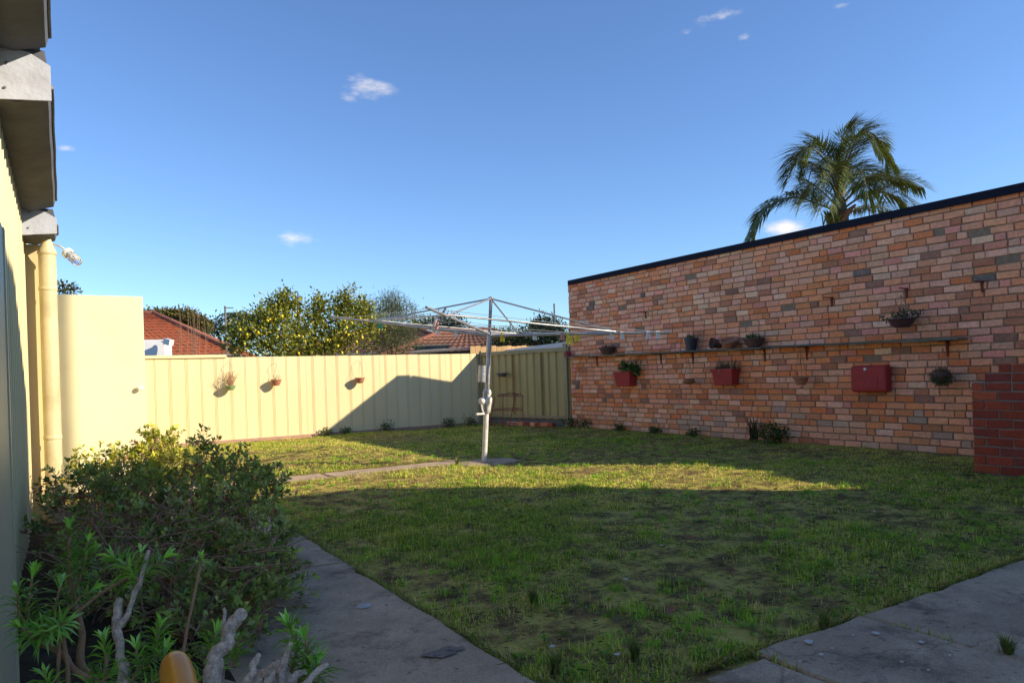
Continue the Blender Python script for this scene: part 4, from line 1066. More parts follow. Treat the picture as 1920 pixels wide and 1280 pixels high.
def planters():
    def fillA(r, yl, yr, top, x0, x1):
        y = yl + (yr - yl) * 0.36; m = MB(); tapered_pot(m, ((x0 + x1) / 2, y, top - 0.05), 0.06, 0.085, 0.17)
        m.build('inner_pot', 'terracotta', r, smooth=True)
        c = np.array([(x0 + x1) / 2 - 0.02, yl + (yr - yl) * 0.80, top + 0.06])
        pts = np.concatenate([ellipsoid_pts(c, (0.10, 0.12, 0.11), 16), ellipsoid_pts(c + np.array([0, -0.14, -0.03]), (0.07, 0.09, 0.05), 6)])
        np_mesh('plant', *leaf_clump(pts, 8, 0.035, 0.075, 0.042, [(0.06, 0.16, 0.03), (0.09, 0.22, 0.04), (0.05, 0.12, 0.03)]), 'foliage', r, 'stuff')
        st = MB()
        for p in pts[:8]: st.tube([(c[0], c[1], top - 0.04), p], 0.004, 5)
        st.build('stems', 'twig', r)
    foam_planter(1150, 1194, 697, 724, 'red painted foam box planter holding a terracotta pot and leafy plant', fillA)
    def fillB(r, yl, yr, top, x0, x1):
        n = 130; b = np.stack([RNG.uniform(x0 + 0.03, x1 - 0.03, n), RNG.uniform(min(yl, yr) + 0.03, max(yl, yr) - 0.03, n), np.full(n, top - 0.05)], 1)
        v, t = blade_arrays(b, np.abs(RNG.normal(0.7, 0.5, n)), RNG.uniform(0.12, 0.27, n), RNG.uniform(0.008, 0.018, n), RNG.uniform(0, 6.28, n))
        c = np.array([(0.20, 0.10, 0.09), (0.26, 0.15, 0.11), (0.12, 0.14, 0.05), (0.40, 0.34, 0.18)])[RNG.integers(0, 4, n)]
        np_mesh('plant', v, t, np.repeat(c, 3, 0), 'grass', r)
    foam_planter(1333, 1387, 692, 722, 'red painted foam box planter full of withered brown plants', fillB)
    # mounted foam box seen flat, with rounded corners
    p0 = PX(1593, 686, WX - 0.14); p1 = PX(1667, 735, WX - 0.14)
    ctr = (p0 + p1) / 2; r = thing('foam_box', 'red painted foam box fixed flat on the brick wall', 'box', (WX, ctr[1], ctr[2]))
    m = MB(); m.box((WX - 0.14, p1[1] + 0.03, p1[2]), (WX - 0.005, p0[1], p0[2])); b = m.build('box', 'red_foam', r)
    bv = b.modifiers.new('b', 'BEVEL'); bv.width = 0.035; bv.segments = 4
    m = MB(); h = p0[2] - p1[2]; w = p0[1] - p1[1]
    m.box((WX - 0.146, p1[1] + 0.14, p1[2] + 0.05), (WX - 0.139, p0[1] - 0.10, p0[2] - 0.13)); b = m.build('panel', 'red_foam', r); bv = b.modifiers.new('b', 'BEVEL'); bv.width = 0.006
    q = PX(1621, 692, WX - 0.15); m = MB(); m.lathe((WX - 0.139, q[1], q[2]), [(0.018, 0), (0.020, 0.006), (0.012, 0.012)], 12, axis=(-1, 0, 0)); m.build('cap', 'white_plastic', r)
    # hanging pots
    def chains(r, top, c, rad, k=3):
        m = MB()
        for i in range(k):
            a = 2 * math.pi * i / k + 0.5
            m.tube([top, (c[0] + rad * math.cos(a), c[1] + rad * math.sin(a), c[2])], 0.0032, 5)
        m.build('hanger', 'twig', r)
    off = 0.20
    def hang(px, py, pt, name, label, rr, hh, mt, extra=None, X=WX - 0.19):
        c = PX(px, py, X); c = c - np.array([0, 0, hh * 0.5]); top = PX(pt[0], pt[1], X); top[1] = c[1]
        r = thing(name, label, 'hanging pot', c)
        m = MB(); bowl(m, c, rr, hh, 0.008); m.build('pot', mt, r, smooth=True)
        chains(r, top, c + np.array([0, 0, hh * 0.95]), rr * 0.97)
        if extra: extra(r, c + np.array([0, 0, hh]))
        return r
    def dish(r, c):
        m = MB(); m.lathe(c - np.array([0, 0, 0.075]), [(0.07, 0), (0.118, 0.025), (0.122, 0.036), (0.08, 0.03)], 20); m.build('saucer', 'terracotta', r, smooth=True)
    hang(1292, 715, (1289, 672), 'hanging_pot', 'small terracotta pot with saucer hanging under the black pot', 0.088, 0.09, 'terracotta', dish)
    def knob(r, c):
        m = MB(); m.tube([c - np.array([0, 0, 0.12]), c - np.array([0, 0, 0.155])], 0.008, 8); m.build('drain_stub', 'terracotta', r)
    hang(1502, 714, (1499, 653), 'hanging_pot', 'round terracotta pot hanging on long wires under the empty shelf', 0.098, 0.105, 'terracotta', knob)
    def viola(r, c):
        pts = np.stack([c[0] + RNG.normal(0, 0.06, 40), c[1] + RNG.normal(0, 0.10, 40), c[2] + RNG.uniform(0.0, 0.06, 40)], 1)
        np_mesh('plant', *leaf_clump(pts, 6, 0.02, 0.035, 0.022, [(0.05, 0.09, 0.03), (0.08, 0.13, 0.04), (0.05, 0.06, 0.04)]), 'foliage', r, 'stuff')
    hang(1691, 605, (1692, 553), 'hanging_bowl', 'dark purple bowl of small leafy plants hung on three wires', 0.15, 0.11, 'purple_bowl', viola)
    # fern ball
    c = PX(1765, 706, WX - 0.17); r = thing('fern_ball', 'round hanging ball of fine green trailing plant', 'hanging plant', c)
    m = MB(); m.lathe(c - np.array([0, 0, 0.075]), [(0.03, 0), (0.085, 0.05), (0.095, 0.10), (0.08, 0.13)], 16); m.build('pot', 'dark_pot', r, smooth=True)
    n = 1100; d = norm(RNG.normal(size=(n, 3))); b = c + d * np.array([0.09, 0.10, 0.09]) * RNG.uniform(0.7, 1.0, (n, 1))
    v, t = leaf_arrays(b, norm(d + RNG.normal(size=(n, 3)) * 0.8 + np.array([0, 0, -0.5])), RNG.uniform(0.03, 0.075, n), RNG.uniform(0.003, 0.006, n), 0.1)
    np_mesh('fronds', v, t, np.repeat(np.array([(0.03, 0.085, 0.03), (0.05, 0.12, 0.04), (0.035, 0.07, 0.03)])[RNG.integers(0, 3, n)], 2, 0), 'foliage', r)
    chains(r, PX(1768, 652, WX - 0.17), c + np.array([0, 0, 0.05]), 0.085)
    # pots on the fences
    def fpot(px, py, ptop, label, rr, hh, mt, extra=None, Y=FY - 0.135):
        c = PY(px, py, Y) - np.array([0, 0, hh * 0.5]); r = thing('fence_pot', label, 'hanging pot', c)
        m = MB(); bowl(m, c, rr, hh, 0.008); m.build('pot', mt, r, smooth=True)
        top = PY(px, ptop, Y); m = MB()
        for i in range(3):
            a = 2.1 * i; m.tube([c + np.array([rr * math.cos(a), rr * math.sin(a), hh * 0.95]), top], 0.0022, 4)
        m.tube([top, top + np.array([0, 0.10, 0.03]), np.array([top[0], FY + 0.0, top[2] + 0.02])], 0.003, 5); m.build('hanger', 'wire', r)
        if extra: extra(r, c + np.array([0, 0, hh]))
    def dead(r, c):
        m = MB()
        for k in range(46):
            d = norm(np.array([random.gauss(0, 0.32), random.gauss(0, 0.28), 1.0])); L = random.uniform(0.12, 0.34)
            p = c + np.array([random.gauss(0, 0.03), random.gauss(0, 0.03), -0.02]); e = p + d * L
            m.tube([p, p + d * L * 0.6 + np.array([0, 0, 0.01]), e + np.array([random.gauss(0, 0.03), 0, 0.0])], [0.003, 0.0022, 0.0012], 4)
        m.build('dry_stems', 'red_stem', r)
        pts = ellipsoid_pts(c + np.array([0, 0, 0.14]), (0.13, 0.12, 0.13), 50)
        np_mesh('dry_leaves', *leaf_clump(pts, 3, 0.02, 0.03, 0.010, [(0.30, 0.16, 0.06), (0.36, 0.24, 0.10), (0.20, 0.12, 0.05)]), 'foliage', r)
    fpot(432, 727, 680, 'green hanging pot with dead twiggy plant on the cream fence', 0.098, 0.085, 'green_pot', dead)
    def sprout(r, c):
        pts = ellipsoid_pts(c + np.array([0.02, 0, 0.02]), (0.04, 0.04, 0.03), 8)
        np_mesh('sprout', *leaf_clump(pts, 5, 0.015, 0.035, 0.02, [(0.16, 0.24, 0.05), (0.2, 0.26, 0.07)]), 'foliage', r)
    fpot(518, 717, 682, 'small terracotta pot with green sprout hanging on the cream fence', 0.098, 0.12, 'terracotta', sprout)
    fpot(675, 713, 678, 'bare terracotta pot hanging on the fence at the shadow edge', 0.098, 0.115, 'terracotta')
    c = PY(941, 702, 13.55); r = thing('hanging_dish', 'shallow grey dish hanging on the shaded olive fence', 'dish', c)
    m = MB(); bowl(m, c - np.array([0, 0, 0.05]), 0.12, 0.085, 0.012); m.build('dish', 'grey_dish', r, smooth=True)
    m = MB()
    for i in range(3): m.tube([c + np.array([0.11 * math.cos(2.1 * i), 0.11 * math.sin(2.1 * i), 0.03]), c + np.array([0, 0, 0.42])], 0.0022, 4)
    m.build('hanger', 'wire', r)
planters()

def plant_stand():
    d = 14.3
    P = lambda x, y, e=0.0: PD(x, y, d + e)
    r = thing('plant_stand', 'red wire plant stand with three tiers by the olive fence', 'plant stand', G(950, 800))
    m = MB()
    tiers = [(742, 932, 981), (769, 924, 981), (797, 918, 972)]
    for y, a, b in tiers:
        m2 = MB()
        m2.tube([P(a, y), P(b, y), P(b - 4, y - 4, 0.3), P(a + 6, y - 3, 0.3), P(a, y)], 0.008, 6)
        for k in range(1, 6):
            x = a + (b - a) * k / 6; m2.tube([P(x, y), P(x, y - 3.5, 0.3)], 0.005, 5)
        m2.build('tier', 'stand_red', r)
    for x0, x1 in ((943, 943), (980, 981)):
        m2 = MB(); m2.tube([P(x0, 742), P(x1, 802)], 0.009, 6); m2.build('leg', 'stand_red', r)
    m2 = MB(); m2.tube([P(928, 744, 0.25), P(918, 798, 0.25)], 0.009, 6); m2.build('leg', 'stand_red', r)
    m2 = MB(); m2.tube([P(966, 742, 0.28), P(955, 798, 0.25)], 0.009, 6); m2.build('leg', 'stand_red', r)
    m2 = MB(); m2.tube([P(943, 741), P(952, 737, 0.1), P(958, 735, 0.15), P(966, 737, 0.2), P(972, 741, 0.2)], 0.006, 6); m2.build('hoop', 'stand_red', r)
plant_stand()

# weeds at the foot of the walls
b = G(1421, 826); b[0] = min(b[0], WX - 0.15)
tuft('strappy_plant', 'spiky strap leaved plant growing at the foot of the brick wall', 'plant', b, 46, 0.46, 0.022, [(0.06, 0.085, 0.03), (0.10, 0.11, 0.05), (0.045, 0.07, 0.03), (0.16, 0.12, 0.06)], 0.45, m='foliage')
b = G(1463, 829); b[0] = min(b[0], WX - 0.2)
weed('leafy_weed', 'bushy bright green weed beside the spiky strap leaved plant', b, 0.17, 0.27, 420, 0.05, 0.03, None, [(0.04, 0.11, 0.02), (0.06, 0.14, 0.03), (0.03, 0.08, 0.02)])
for (px, py, s, lab) in ((1080, 800, 0.15, 'low green weed in the corner where olive fence meets brick wall'), (1103, 802, 0.14, 'small green weed at the brick wall foot near the fence corner'),
                         (1167, 807, 0.10, 'dry weed low against the brick wall under the leafy planter'), (1240, 812, 0.10, 'sparse weed against the pale lower bricks'),
                         (1318, 816, 0.09, 'tiny weed against the brick wall under the withered planter'), (712, 806, 0.16, 'dark weed clump at the shaded middle of the cream fence'),
                         (840, 799, 0.14, 'weed growing along the shaded cream fence near the hoist'), (880, 798, 0.15, 'weed in the dark end of the cream fence by the peg tin'),
                         (600, 814, 0.12, 'weed where the diagonal shadow meets the fence foot'), (640, 812, 0.10, 'low weed just inside the fence shadow')):
    b = G(px, py); b[1] = min(b[1], FY - 0.12); b[0] = min(b[0], WX - 0.12)
    weed('weed', lab, b, s, s * 1.1, 160, 0.045, 0.022)
b = G(857, 872); tuft('grass_tuft', 'pale upright grass tuft at the end of the path by the hoist', 'grass tuft', b, 60, 0.11, 0.010, [(0.20, 0.24, 0.06), (0.28, 0.28, 0.10)], 0.5)
for k, (px, py, lab) in enumerate(((1545, 1180, 'grass tuft growing in the joint between the two patio slabs'), (1890, 1232, 'dry grass tuft at the patio joint'), (1040, 1262, 'grass tuft at the corner of the path edge'), (1000, 1130, 'bright taller grass tuft on the lawn by the path'), (1190, 1235, 'lush green grass clump near the patio corner'))):
    tuft('grass_tuft', lab, 'grass tuft', G(px, py), 90, 0.10, 0.006, [(0.12, 0.20, 0.03), (0.20, 0.24, 0.05), (0.28, 0.23, 0.10)], 0.5)

# ------------------------------------------------------------------ foreground shrubs
AZ = [(0.24, 0.34, 0.065), (0.31, 0.41, 0.08), (0.40, 0.47, 0.12), (0.17, 0.25, 0.05), (0.36, 0.37, 0.13)]
def spray_arrays(base, dirs, L, per, llen, lwid, pal):
    """short leafy shoots: leaves set along each shoot, a rosette at the tip"""
    k = len(base); d = norm(dirs); q = np.concatenate([np.linspace(0.25, 0.92, per - 4), np.full(4, 1.0)])
    s = np.tile(q, k); D = np.repeat(d, per, 0); B = np.repeat(base, per, 0); LL = np.repeat(L, per)
    p = B + D * (LL * s)[:, None]; n = len(p)
    out = norm(np.cross(D, norm(RNG.normal(size=(n, 3)))))
    ld = norm(out + D * np.where(s > 0.95, 0.9, 0.55)[:, None] + np.array([0, 0, 0.25]))
    v, t = leaf_arrays(p, ld, RNG.uniform(0.6, 1.2, n) * llen, RNG.uniform(0.7, 1.2, n) * lwid, 0.2)
    pal = np.asarray(pal); c = pal[RNG.integers(0, len(pal), k)] * RNG.uniform(0.7, 1.25, (k, 1))
    dead = RNG.random(k) < 0.05; c[dead] = (0.32, 0.13, 0.06)
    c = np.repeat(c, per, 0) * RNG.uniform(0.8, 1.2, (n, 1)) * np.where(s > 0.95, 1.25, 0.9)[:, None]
    return v, t, np.repeat(c, 2, 0)
def shrub(name, label, blobs, stems_from, llen, lwid, pal, n_stem=60, dense=0.85):
    base = np.asarray(stems_from[0]); r = thing(name, label, 'shrub', base)
    P_, D_ = [], []
    for (c, rad, n, inn) in blobs:
        q = ellipsoid_pts(c, rad, int(n * dense), 0.25); P_.append(q)
        D_.append(norm((q - c) / np.asarray(rad)) + np.array([0, 0, 0.7]) + RNG.normal(size=q.shape) * 0.55)
    pts = np.concatenate(P_); dr = np.concatenate(D_); k = pts[:, 2] > 0.05; pts, dr = pts[k], dr[k]
    Ls = RNG.uniform(0.04, 0.13, len(pts)) * np.where(RNG.random(len(pts)) < 0.08, 1.7, 1.0)
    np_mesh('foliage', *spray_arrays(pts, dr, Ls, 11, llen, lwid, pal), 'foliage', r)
    m = MB(); d = norm(dr)
    for p, q, L in zip(pts, d, Ls): m.tube([p - q * 0.03, p + q * L], [0.0022, 0.0012], 3, cap=False)
    m.build('twigs', 'twig', r, kind='stuff')
    m = MB(); sel = pts[RNG.permutation(len(pts))[:n_stem]]
    for p in sel:
        s = np.asarray(stems_from[random.randrange(len(stems_from))]) + np.array([random.gauss(0, 0.06), random.gauss(0, 0.08), 0])
        md = s * 0.45 + p * 0.55 + np.array([random.gauss(0, 0.05), random.gauss(0, 0.05), random.uniform(0.0, 0.10)])
        m.tube([s, s * 0.7 + md * 0.3 + np.array([random.gauss(0, .02), random.gauss(0, .02), 0.02]), md, p], [0.010, 0.008, 0.005, 0.002], 5, cap=False)
    m.build('branches', 'twig', r, smooth=True)
    return r
def foreground():
    bl = []
    def B(px, py, d, rad, n, inn=0.3): bl.append((PD(px, py, d), rad, n, inn))
    # rear part, top catching the sun
    B(285, 868, 5.9, (0.22, 0.30, 0.13), 150); B(230, 888, 5.7, (0.22, 0.30, 0.15), 120); B(170, 892, 5.6, (0.16, 0.25, 0.12), 70)
    B(330, 882, 5.7, (0.17, 0.30, 0.13), 90); B(300, 828, 6.0, (0.10, 0.12, 0.05), 40)
    B(260, 940, 5.3, (0.35, 0.4, 0.18), 130)
    r1 = shrub('azalea_shrub', 'small leaved azalea bush with its crown catching the sun by the shed door', bl, [G(230, 1010), G(300, 1000), G(180, 1010)], 0.040, 0.018, [(0.32, 0.37, 0.045), (0.44, 0.47, 0.055), (0.24, 0.29, 0.04), (0.54, 0.52, 0.07)], 60)  # leaf palette yellowed and brightened: the sunlit look is put into the colour
    bl.clear()
    B(430, 900, 4.7, (0.22, 0.28, 0.12), 120); B(480, 930, 4.5, (0.16, 0.24, 0.12), 90); B(390, 860, 4.8, (0.06, 0.08, 0.05), 20); B(375, 840, 4.85, (0.03, 0.05, 0.04), 10)
    B(160, 920, 4.6, (0.22, 0.30, 0.10), 90); B(250, 930, 4.5, (0.25, 0.30, 0.11), 110); B(340, 950, 4.4, (0.28, 0.30, 0.12), 130)
    B(430, 980, 4.1, (0.26, 0.30, 0.15), 120); B(480, 1010, 3.9, (0.17, 0.24, 0.12), 80); B(120, 990, 4.2, (0.14, 0.3, 0.12), 45)
    B(490, 1070, 3.6, (0.15, 0.20, 0.11), 70); B(440, 1060, 3.5, (0.26, 0.28, 0.14), 90); B(340, 1030, 3.7, (0.28, 0.25, 0.14), 70)
    B(230, 1010, 3.9, (0.25, 0.3, 0.13), 45); B(485, 1130, 3.2, (0.11, 0.16, 0.09), 45); B(420, 1140, 3.1, (0.18, 0.2, 0.12), 45); B(535, 1000, 3.9, (0.05, 0.08, 0.05), 12); B(540, 1095, 3.5, (0.04, 0.05, 0.05), 10)
    B(220, 1110, 3.3, (0.16, 0.2, 0.10), 40); B(300, 1130, 3.0, (0.16, 0.2, 0.10), 40); B(380, 1190, 2.8, (0.14, 0.16, 0.09), 34); B(170, 1060, 3.6, (0.14, 0.2, 0.10), 34); B(440, 1210, 2.8, (0.10, 0.12, 0.07), 24)
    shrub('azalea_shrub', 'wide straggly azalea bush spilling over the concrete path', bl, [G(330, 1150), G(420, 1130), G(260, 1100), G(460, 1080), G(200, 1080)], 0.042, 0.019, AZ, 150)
    # dead inner brush of fine bare twigs
    r = thing('dead_brush', 'tangle of bare brown twigs at the heart of the azalea', 'twigs', G(350, 1180))
    m = MB()
    for k in range(380):
        p = PD(random.uniform(120, 520), random.uniform(960, 1250), random.uniform(2.9, 4.2)); p[2] = max(p[2], 0.05)
        a = random.uniform(-0.5, 3.6); L = random.uniform(0.08, 0.30)
        q = p + (RT * math.cos(a) + UP * abs(math.sin(a)) * 0.7 + AX * random.gauss(0, 0.4)) * L
        m.tube([p, (p + q) / 2 + np.array([0, 0, random.gauss(0, 0.015)]), q], [0.0035, 0.003, 0.0015], 4, cap=False)
    m.build('twigs', 'twig', r, kind='stuff')
    # near leggy shrub with narrow whorled leaves and pruned stems
    NL = [(0.26, 0.52, 0.06), (0.34, 0.60, 0.09), (0.18, 0.40, 0.05), (0.32, 0.52, 0.16)]
    t = thing('pruned_shrub', 'leggy pruned shrub with narrow bright green leaves and cut stems', 'shrub', G(330, 1280) * np.array([0.7, 0.7, 0]))
    def stem(pts, r0, r1, m='red_stem', name='stem'):
        pp = np.array([PD(*p) for p in pts]); n = len(pp)
        s_ = np.linspace(0, n - 1, n * 7); i_ = np.clip(s_.astype(int), 0, n - 2); f_ = (s_ - i_)[:, None]
        p0, p1, p2, p3 = pp[np.clip(i_ - 1, 0, n - 1)], pp[i_], pp[i_ + 1], pp[np.clip(i_ + 2, 0, n - 1)]
        sm = 0.5 * ((2 * p1) + (-p0 + p2) * f_ + (2 * p0 - 5 * p1 + 4 * p2 - p3) * f_ ** 2 + (-p0 + 3 * p1 - 3 * p2 + p3) * f_ ** 3)
        rr = (r0 + (r1 - r0) * s_ / (n - 1)); k_ = 0.20 if m == 'cut_wood' else 0.10
        kn = RNG.normal(size=(n * 3, 4)); xi = np.linspace(0, n * 3 - 1, len(s_)); xs_ = np.arange(n * 3)
        rr = rr * (1 + k_ * 0.7 * np.interp(xi, xs_, kn[:, 0]))
        sm = sm + np.stack([np.interp(xi, xs_, kn[:, 1 + q]) for q in range(3)], 1) * (rr * k_ * 1.6)[:, None]
        b = MB(); b.tube(list(sm), list(np.abs(rr)), 9); return b.build(name, m, t, smooth=True)
    def sprig(pts, n, L, w=0.0062, tipn=5):
        n = int(n * 1.35); L = L * 1.3
        """narrow leaves set spirally along a shoot"""
        pp = np.array([PD(*p) for p in pts]); seg = np.linalg.norm(np.diff(pp, axis=0), axis=1); cum = np.concatenate([[0], np.cumsum(seg)])
        s = np.concatenate([np.sort(RNG.uniform(0, cum[-1], n)), np.full(tipn, cum[-1])])
        base = np.stack([np.interp(s, cum, pp[:, k]) for k in range(3)], 1)
        idx = np.clip(np.searchsorted(cum, s) - 1, 0, len(seg) - 1); tan = norm(np.diff(pp, axis=0))[idx]
        az = np.arange(len(s)) * 2.4; ref = norm(np.cross(tan, np.array([0.3, 0.2, 0.9]))); ref2 = np.cross(tan, ref)
        out = ref * np.cos(az)[:, None] + ref2 * np.sin(az)[:, None]
        up = np.where(s > cum[-1] * 0.9, 1.7, 0.40)[:, None]
        d = norm(out + tan * up + RNG.normal(size=out.shape) * 0.12)
        n_ = len(s); LL = L * RNG.uniform(0.75, 1.15, n_) * np.where(s > cum[-1] * 0.92, 0.8, 1.0)
        # three-segment curved leaf
        side = norm(np.cross(d, tan + 0.01)); W = np.full((n_, 1), w)
        a = base; b = base + d * LL[:, None] * 0.5; c = base + d * LL[:, None] + (-tan * 0.12 + np.array([0, 0, -0.12])) * LL[:, None]
        nr = np.cross(side, d)
        V = np.stack([a - side * W * 0.25, a + side * W * 0.25, b + side * W * 0.5 + nr * W * 0.15, b, b - side * W * 0.5 + nr * W * 0.15, c], 1)
        i = np.arange(n_)[:, None] * 6
        T = np.concatenate([i + np.array([[0, 3, 4]]), i + np.array([[0, 1, 3]]), i + np.array([[1, 2, 3]]), i + np.array([[4, 3, 5]]), i + np.array([[3, 2, 5]])], 1).reshape(-1, 3)
        C = np.array(NL)[RNG.integers(0, 4, n_)] * RNG.uniform(0.75, 1.2, (n_, 1)) * (1 + 0.5 * (s > cum[-1] * 0.9))[:, None]
        sp = np_mesh('sprig', V.reshape(-1, 3), T, np.repeat(C, 5, 0), 'foliage', t)
        b_ = MB(); b_.tube(list(pp), [0.004] * (len(pp) - 1) + [0.002], 6); b_.build('shoot', 'red_stem', sp, smooth=True)
    D = 1.55
    stem([(500, 1400, 1.35), (180, 1275, 1.5), (155, 1180, 1.55), (140, 1130, 1.58), (132, 1080, 1.6), (128, 1010, 1.62)], 0.0085, 0.0055)
    stem([(400, 1400, 1.35), (160, 1270, 1.45), (115, 1225, 1.5), (60, 1195, 1.52), (52, 1170, 1.55)], 0.0075, 0.005)
    stem([(110, 1400, 1.4), (108, 1290, 1.45), (112, 1190, 1.5)], 0.004, 0.0035); stem([(125, 1400, 1.4), (128, 1265, 1.45), (118, 1190, 1.5)], 0.005, 0.004)
    stem([(250, 1400, 1.35), (232, 1260, 1.4), (218, 1180, 1.45), (225, 1120, 1.5)], 0.011, 0.009, 'cut_wood', 'cut_branch')
    stem([(219, 1178, 1.45), (240, 1145, 1.47), (262, 1090, 1.5), (278, 1032, 1.55)], 0.0065, 0.0045, 'cut_wood', 'cut_branch')
    stem([(340, 1240, 1.45), (352, 1170, 1.5), (370, 1090, 1.55), (374, 1050, 1.6)], 0.0038, 0.003)
    stem([(150, 1142, 1.5), (200, 1105, 1.53), (250, 1078, 1.56)], 0.0035, 0.0028)
    stem([(370, 1400, 1.2), (395, 1275, 1.25), (420, 1215, 1.28), (432, 1180, 1.30), (452, 1150, 1.32)], 0.018, 0.010, 'cut_wood', 'cut_branch')
    stem([(420, 1190, 1.3), (421, 1140, 1.33)], 0.005, 0.003, 'cut_wood', 'cut_branch')
    for pts in ([(440, 1340, 1.2), (470, 1260, 1.22), (485, 1226, 1.25)], [(500, 1340, 1.2), (505, 1270, 1.22), (520, 1240, 1.24)], [(530, 1340, 1.2), (528, 1262, 1.25), (546, 1205, 1.3)], [(560, 1350, 1.2), (545, 1280, 1.22), (572, 1258, 1.25)], [(460, 1350, 1.2), (480, 1275, 1.22), (520, 1245, 1.22)], [(600, 1360, 1.2), (570, 1290, 1.2), (615, 1245, 1.25)]):
        stem(pts, 0.010, 0.005, 'cut_wood', 'cut_branch')
    sprig([(135, 1080, 1.6), (133, 1030, 1.62), (130, 985, 1.63)], 70, 0.036); sprig([(150, 1085, 1.57), (160, 1050, 1.58), (165, 1015, 1.6)], 46, 0.033)
    sprig([(132, 1120, 1.57), (150, 1085, 1.58), (176, 1030, 1.6)], 30, 0.03)
    sprig([(60, 1195, 1.5), (50, 1140, 1.52), (62, 1075, 1.54)], 44, 0.042); sprig([(60, 1190, 1.5), (36, 1150, 1.5), (32, 1110, 1.5)], 34, 0.04)
    sprig([(70, 1200, 1.5), (100, 1160, 1.5), (113, 1095, 1.52)], 50, 0.04); sprig([(60, 1195, 1.5), (90, 1180, 1.47), (125, 1165, 1.46)], 40, 0.04); sprig([(75, 1205, 1.48), (55, 1185, 1.46), (40, 1175, 1.45)], 26, 0.04)
    sprig([(120, 1150, 1.5), (150, 1120, 1.52), (172, 1105, 1.54)], 34, 0.036); sprig([(262, 1090, 1.5), (240, 1062, 1.52), (215, 1045, 1.53)], 36, 0.040); sprig([(268, 1080, 1.52), (290, 1060, 1.54), (308, 1045, 1.55)], 34, 0.038)
    sprig([(262, 1070, 1.54), (262, 1050, 1.55), (264, 1035, 1.56)], 16, 0.025); sprig([(374, 1060, 1.6), (375, 1053, 1.6), (376, 1047, 1.6)], 10, 0.026)
    sprig([(190, 1290, 1.4), (200, 1240, 1.42), (195, 1200, 1.45)], 36, 0.04); sprig([(240, 1290, 1.38), (262, 1250, 1.4), (255, 1215, 1.42)], 34, 0.042); sprig([(270, 1300, 1.35), (300, 1260, 1.38), (310, 1220, 1.4)], 40, 0.042)
    sprig([(290, 1240, 1.42), (292, 1205, 1.45), (300, 1175, 1.47)], 34, 0.038); sprig([(385, 1260, 1.4), (395, 1215, 1.42), (405, 1185, 1.44)], 36, 0.038); sprig([(440, 1250, 1.35), (445, 1215, 1.37), (440, 1185, 1.38)], 30, 0.036)
    sprig([(545, 1260, 1.3), (560, 1215, 1.32), (540, 1170, 1.34)], 44, 0.04); sprig([(560, 1280, 1.28), (580, 1240, 1.3), (572, 1195, 1.3)], 50, 0.042); sprig([(580, 1300, 1.25), (590, 1275, 1.26), (595, 1245, 1.28)], 36, 0.04)
    sprig([(160, 1330, 1.4), (170, 1290, 1.4), (210, 1262, 1.4)], 30, 0.042); sprig([(330, 1330, 1.35), (365, 1285, 1.36), (390, 1260, 1.36)], 26, 0.045)
    sprig([(100, 1340, 1.4), (95, 1300, 1.42), (85, 1268, 1.44)], 30, 0.04)
    # orange grip of a garden tool
    g = thing('garden_tool', 'glossy amber orange handle end of a garden tool among the stems', 'tool', PD(335, 1275, 1.05))
    axv = norm(PD(326, 1235, 1.12) - PD(345, 1330, 1.0)); m = MB(); c = PD(326, 1234, 1.1)
    m.lathe(c, [(0.003, 0.0), (0.012, -0.003), (0.019, -0.012), (0.0225, -0.03), (0.024, -0.06), (0.024, -0.16)], 22, axis=axv); m.build('grip', 'orange_grip', g, smooth=True)
    m = MB(); m.tube([c - axv * 0.155, c - axv * 0.7], 0.014, 12); m.build('shaft', 'cut_wood', g, smooth=True)
    # fallen leaf caught in the azalea
    for (px, py, d, lab) in ((153, 931, 4.2, 'curled red brown leaf caught high in the azalea'), (284, 940, 4.1, 'small red leaf caught in the azalea twigs')):
        p = PD(px, py, d); m = MB(); s = 0.055 if px < 200 else 0.02
        m.add([p - RT * s, p - UP * 0.012, p + RT * s, p + UP * 0.014, p - AX * 0.01], [(0, 1, 4), (1, 2, 4), (2, 3, 4), (3, 0, 4)])
        tag(m.build('dead_leaf', 'dry_leaf', None, loc=p), lab, 'leaf')
foreground()

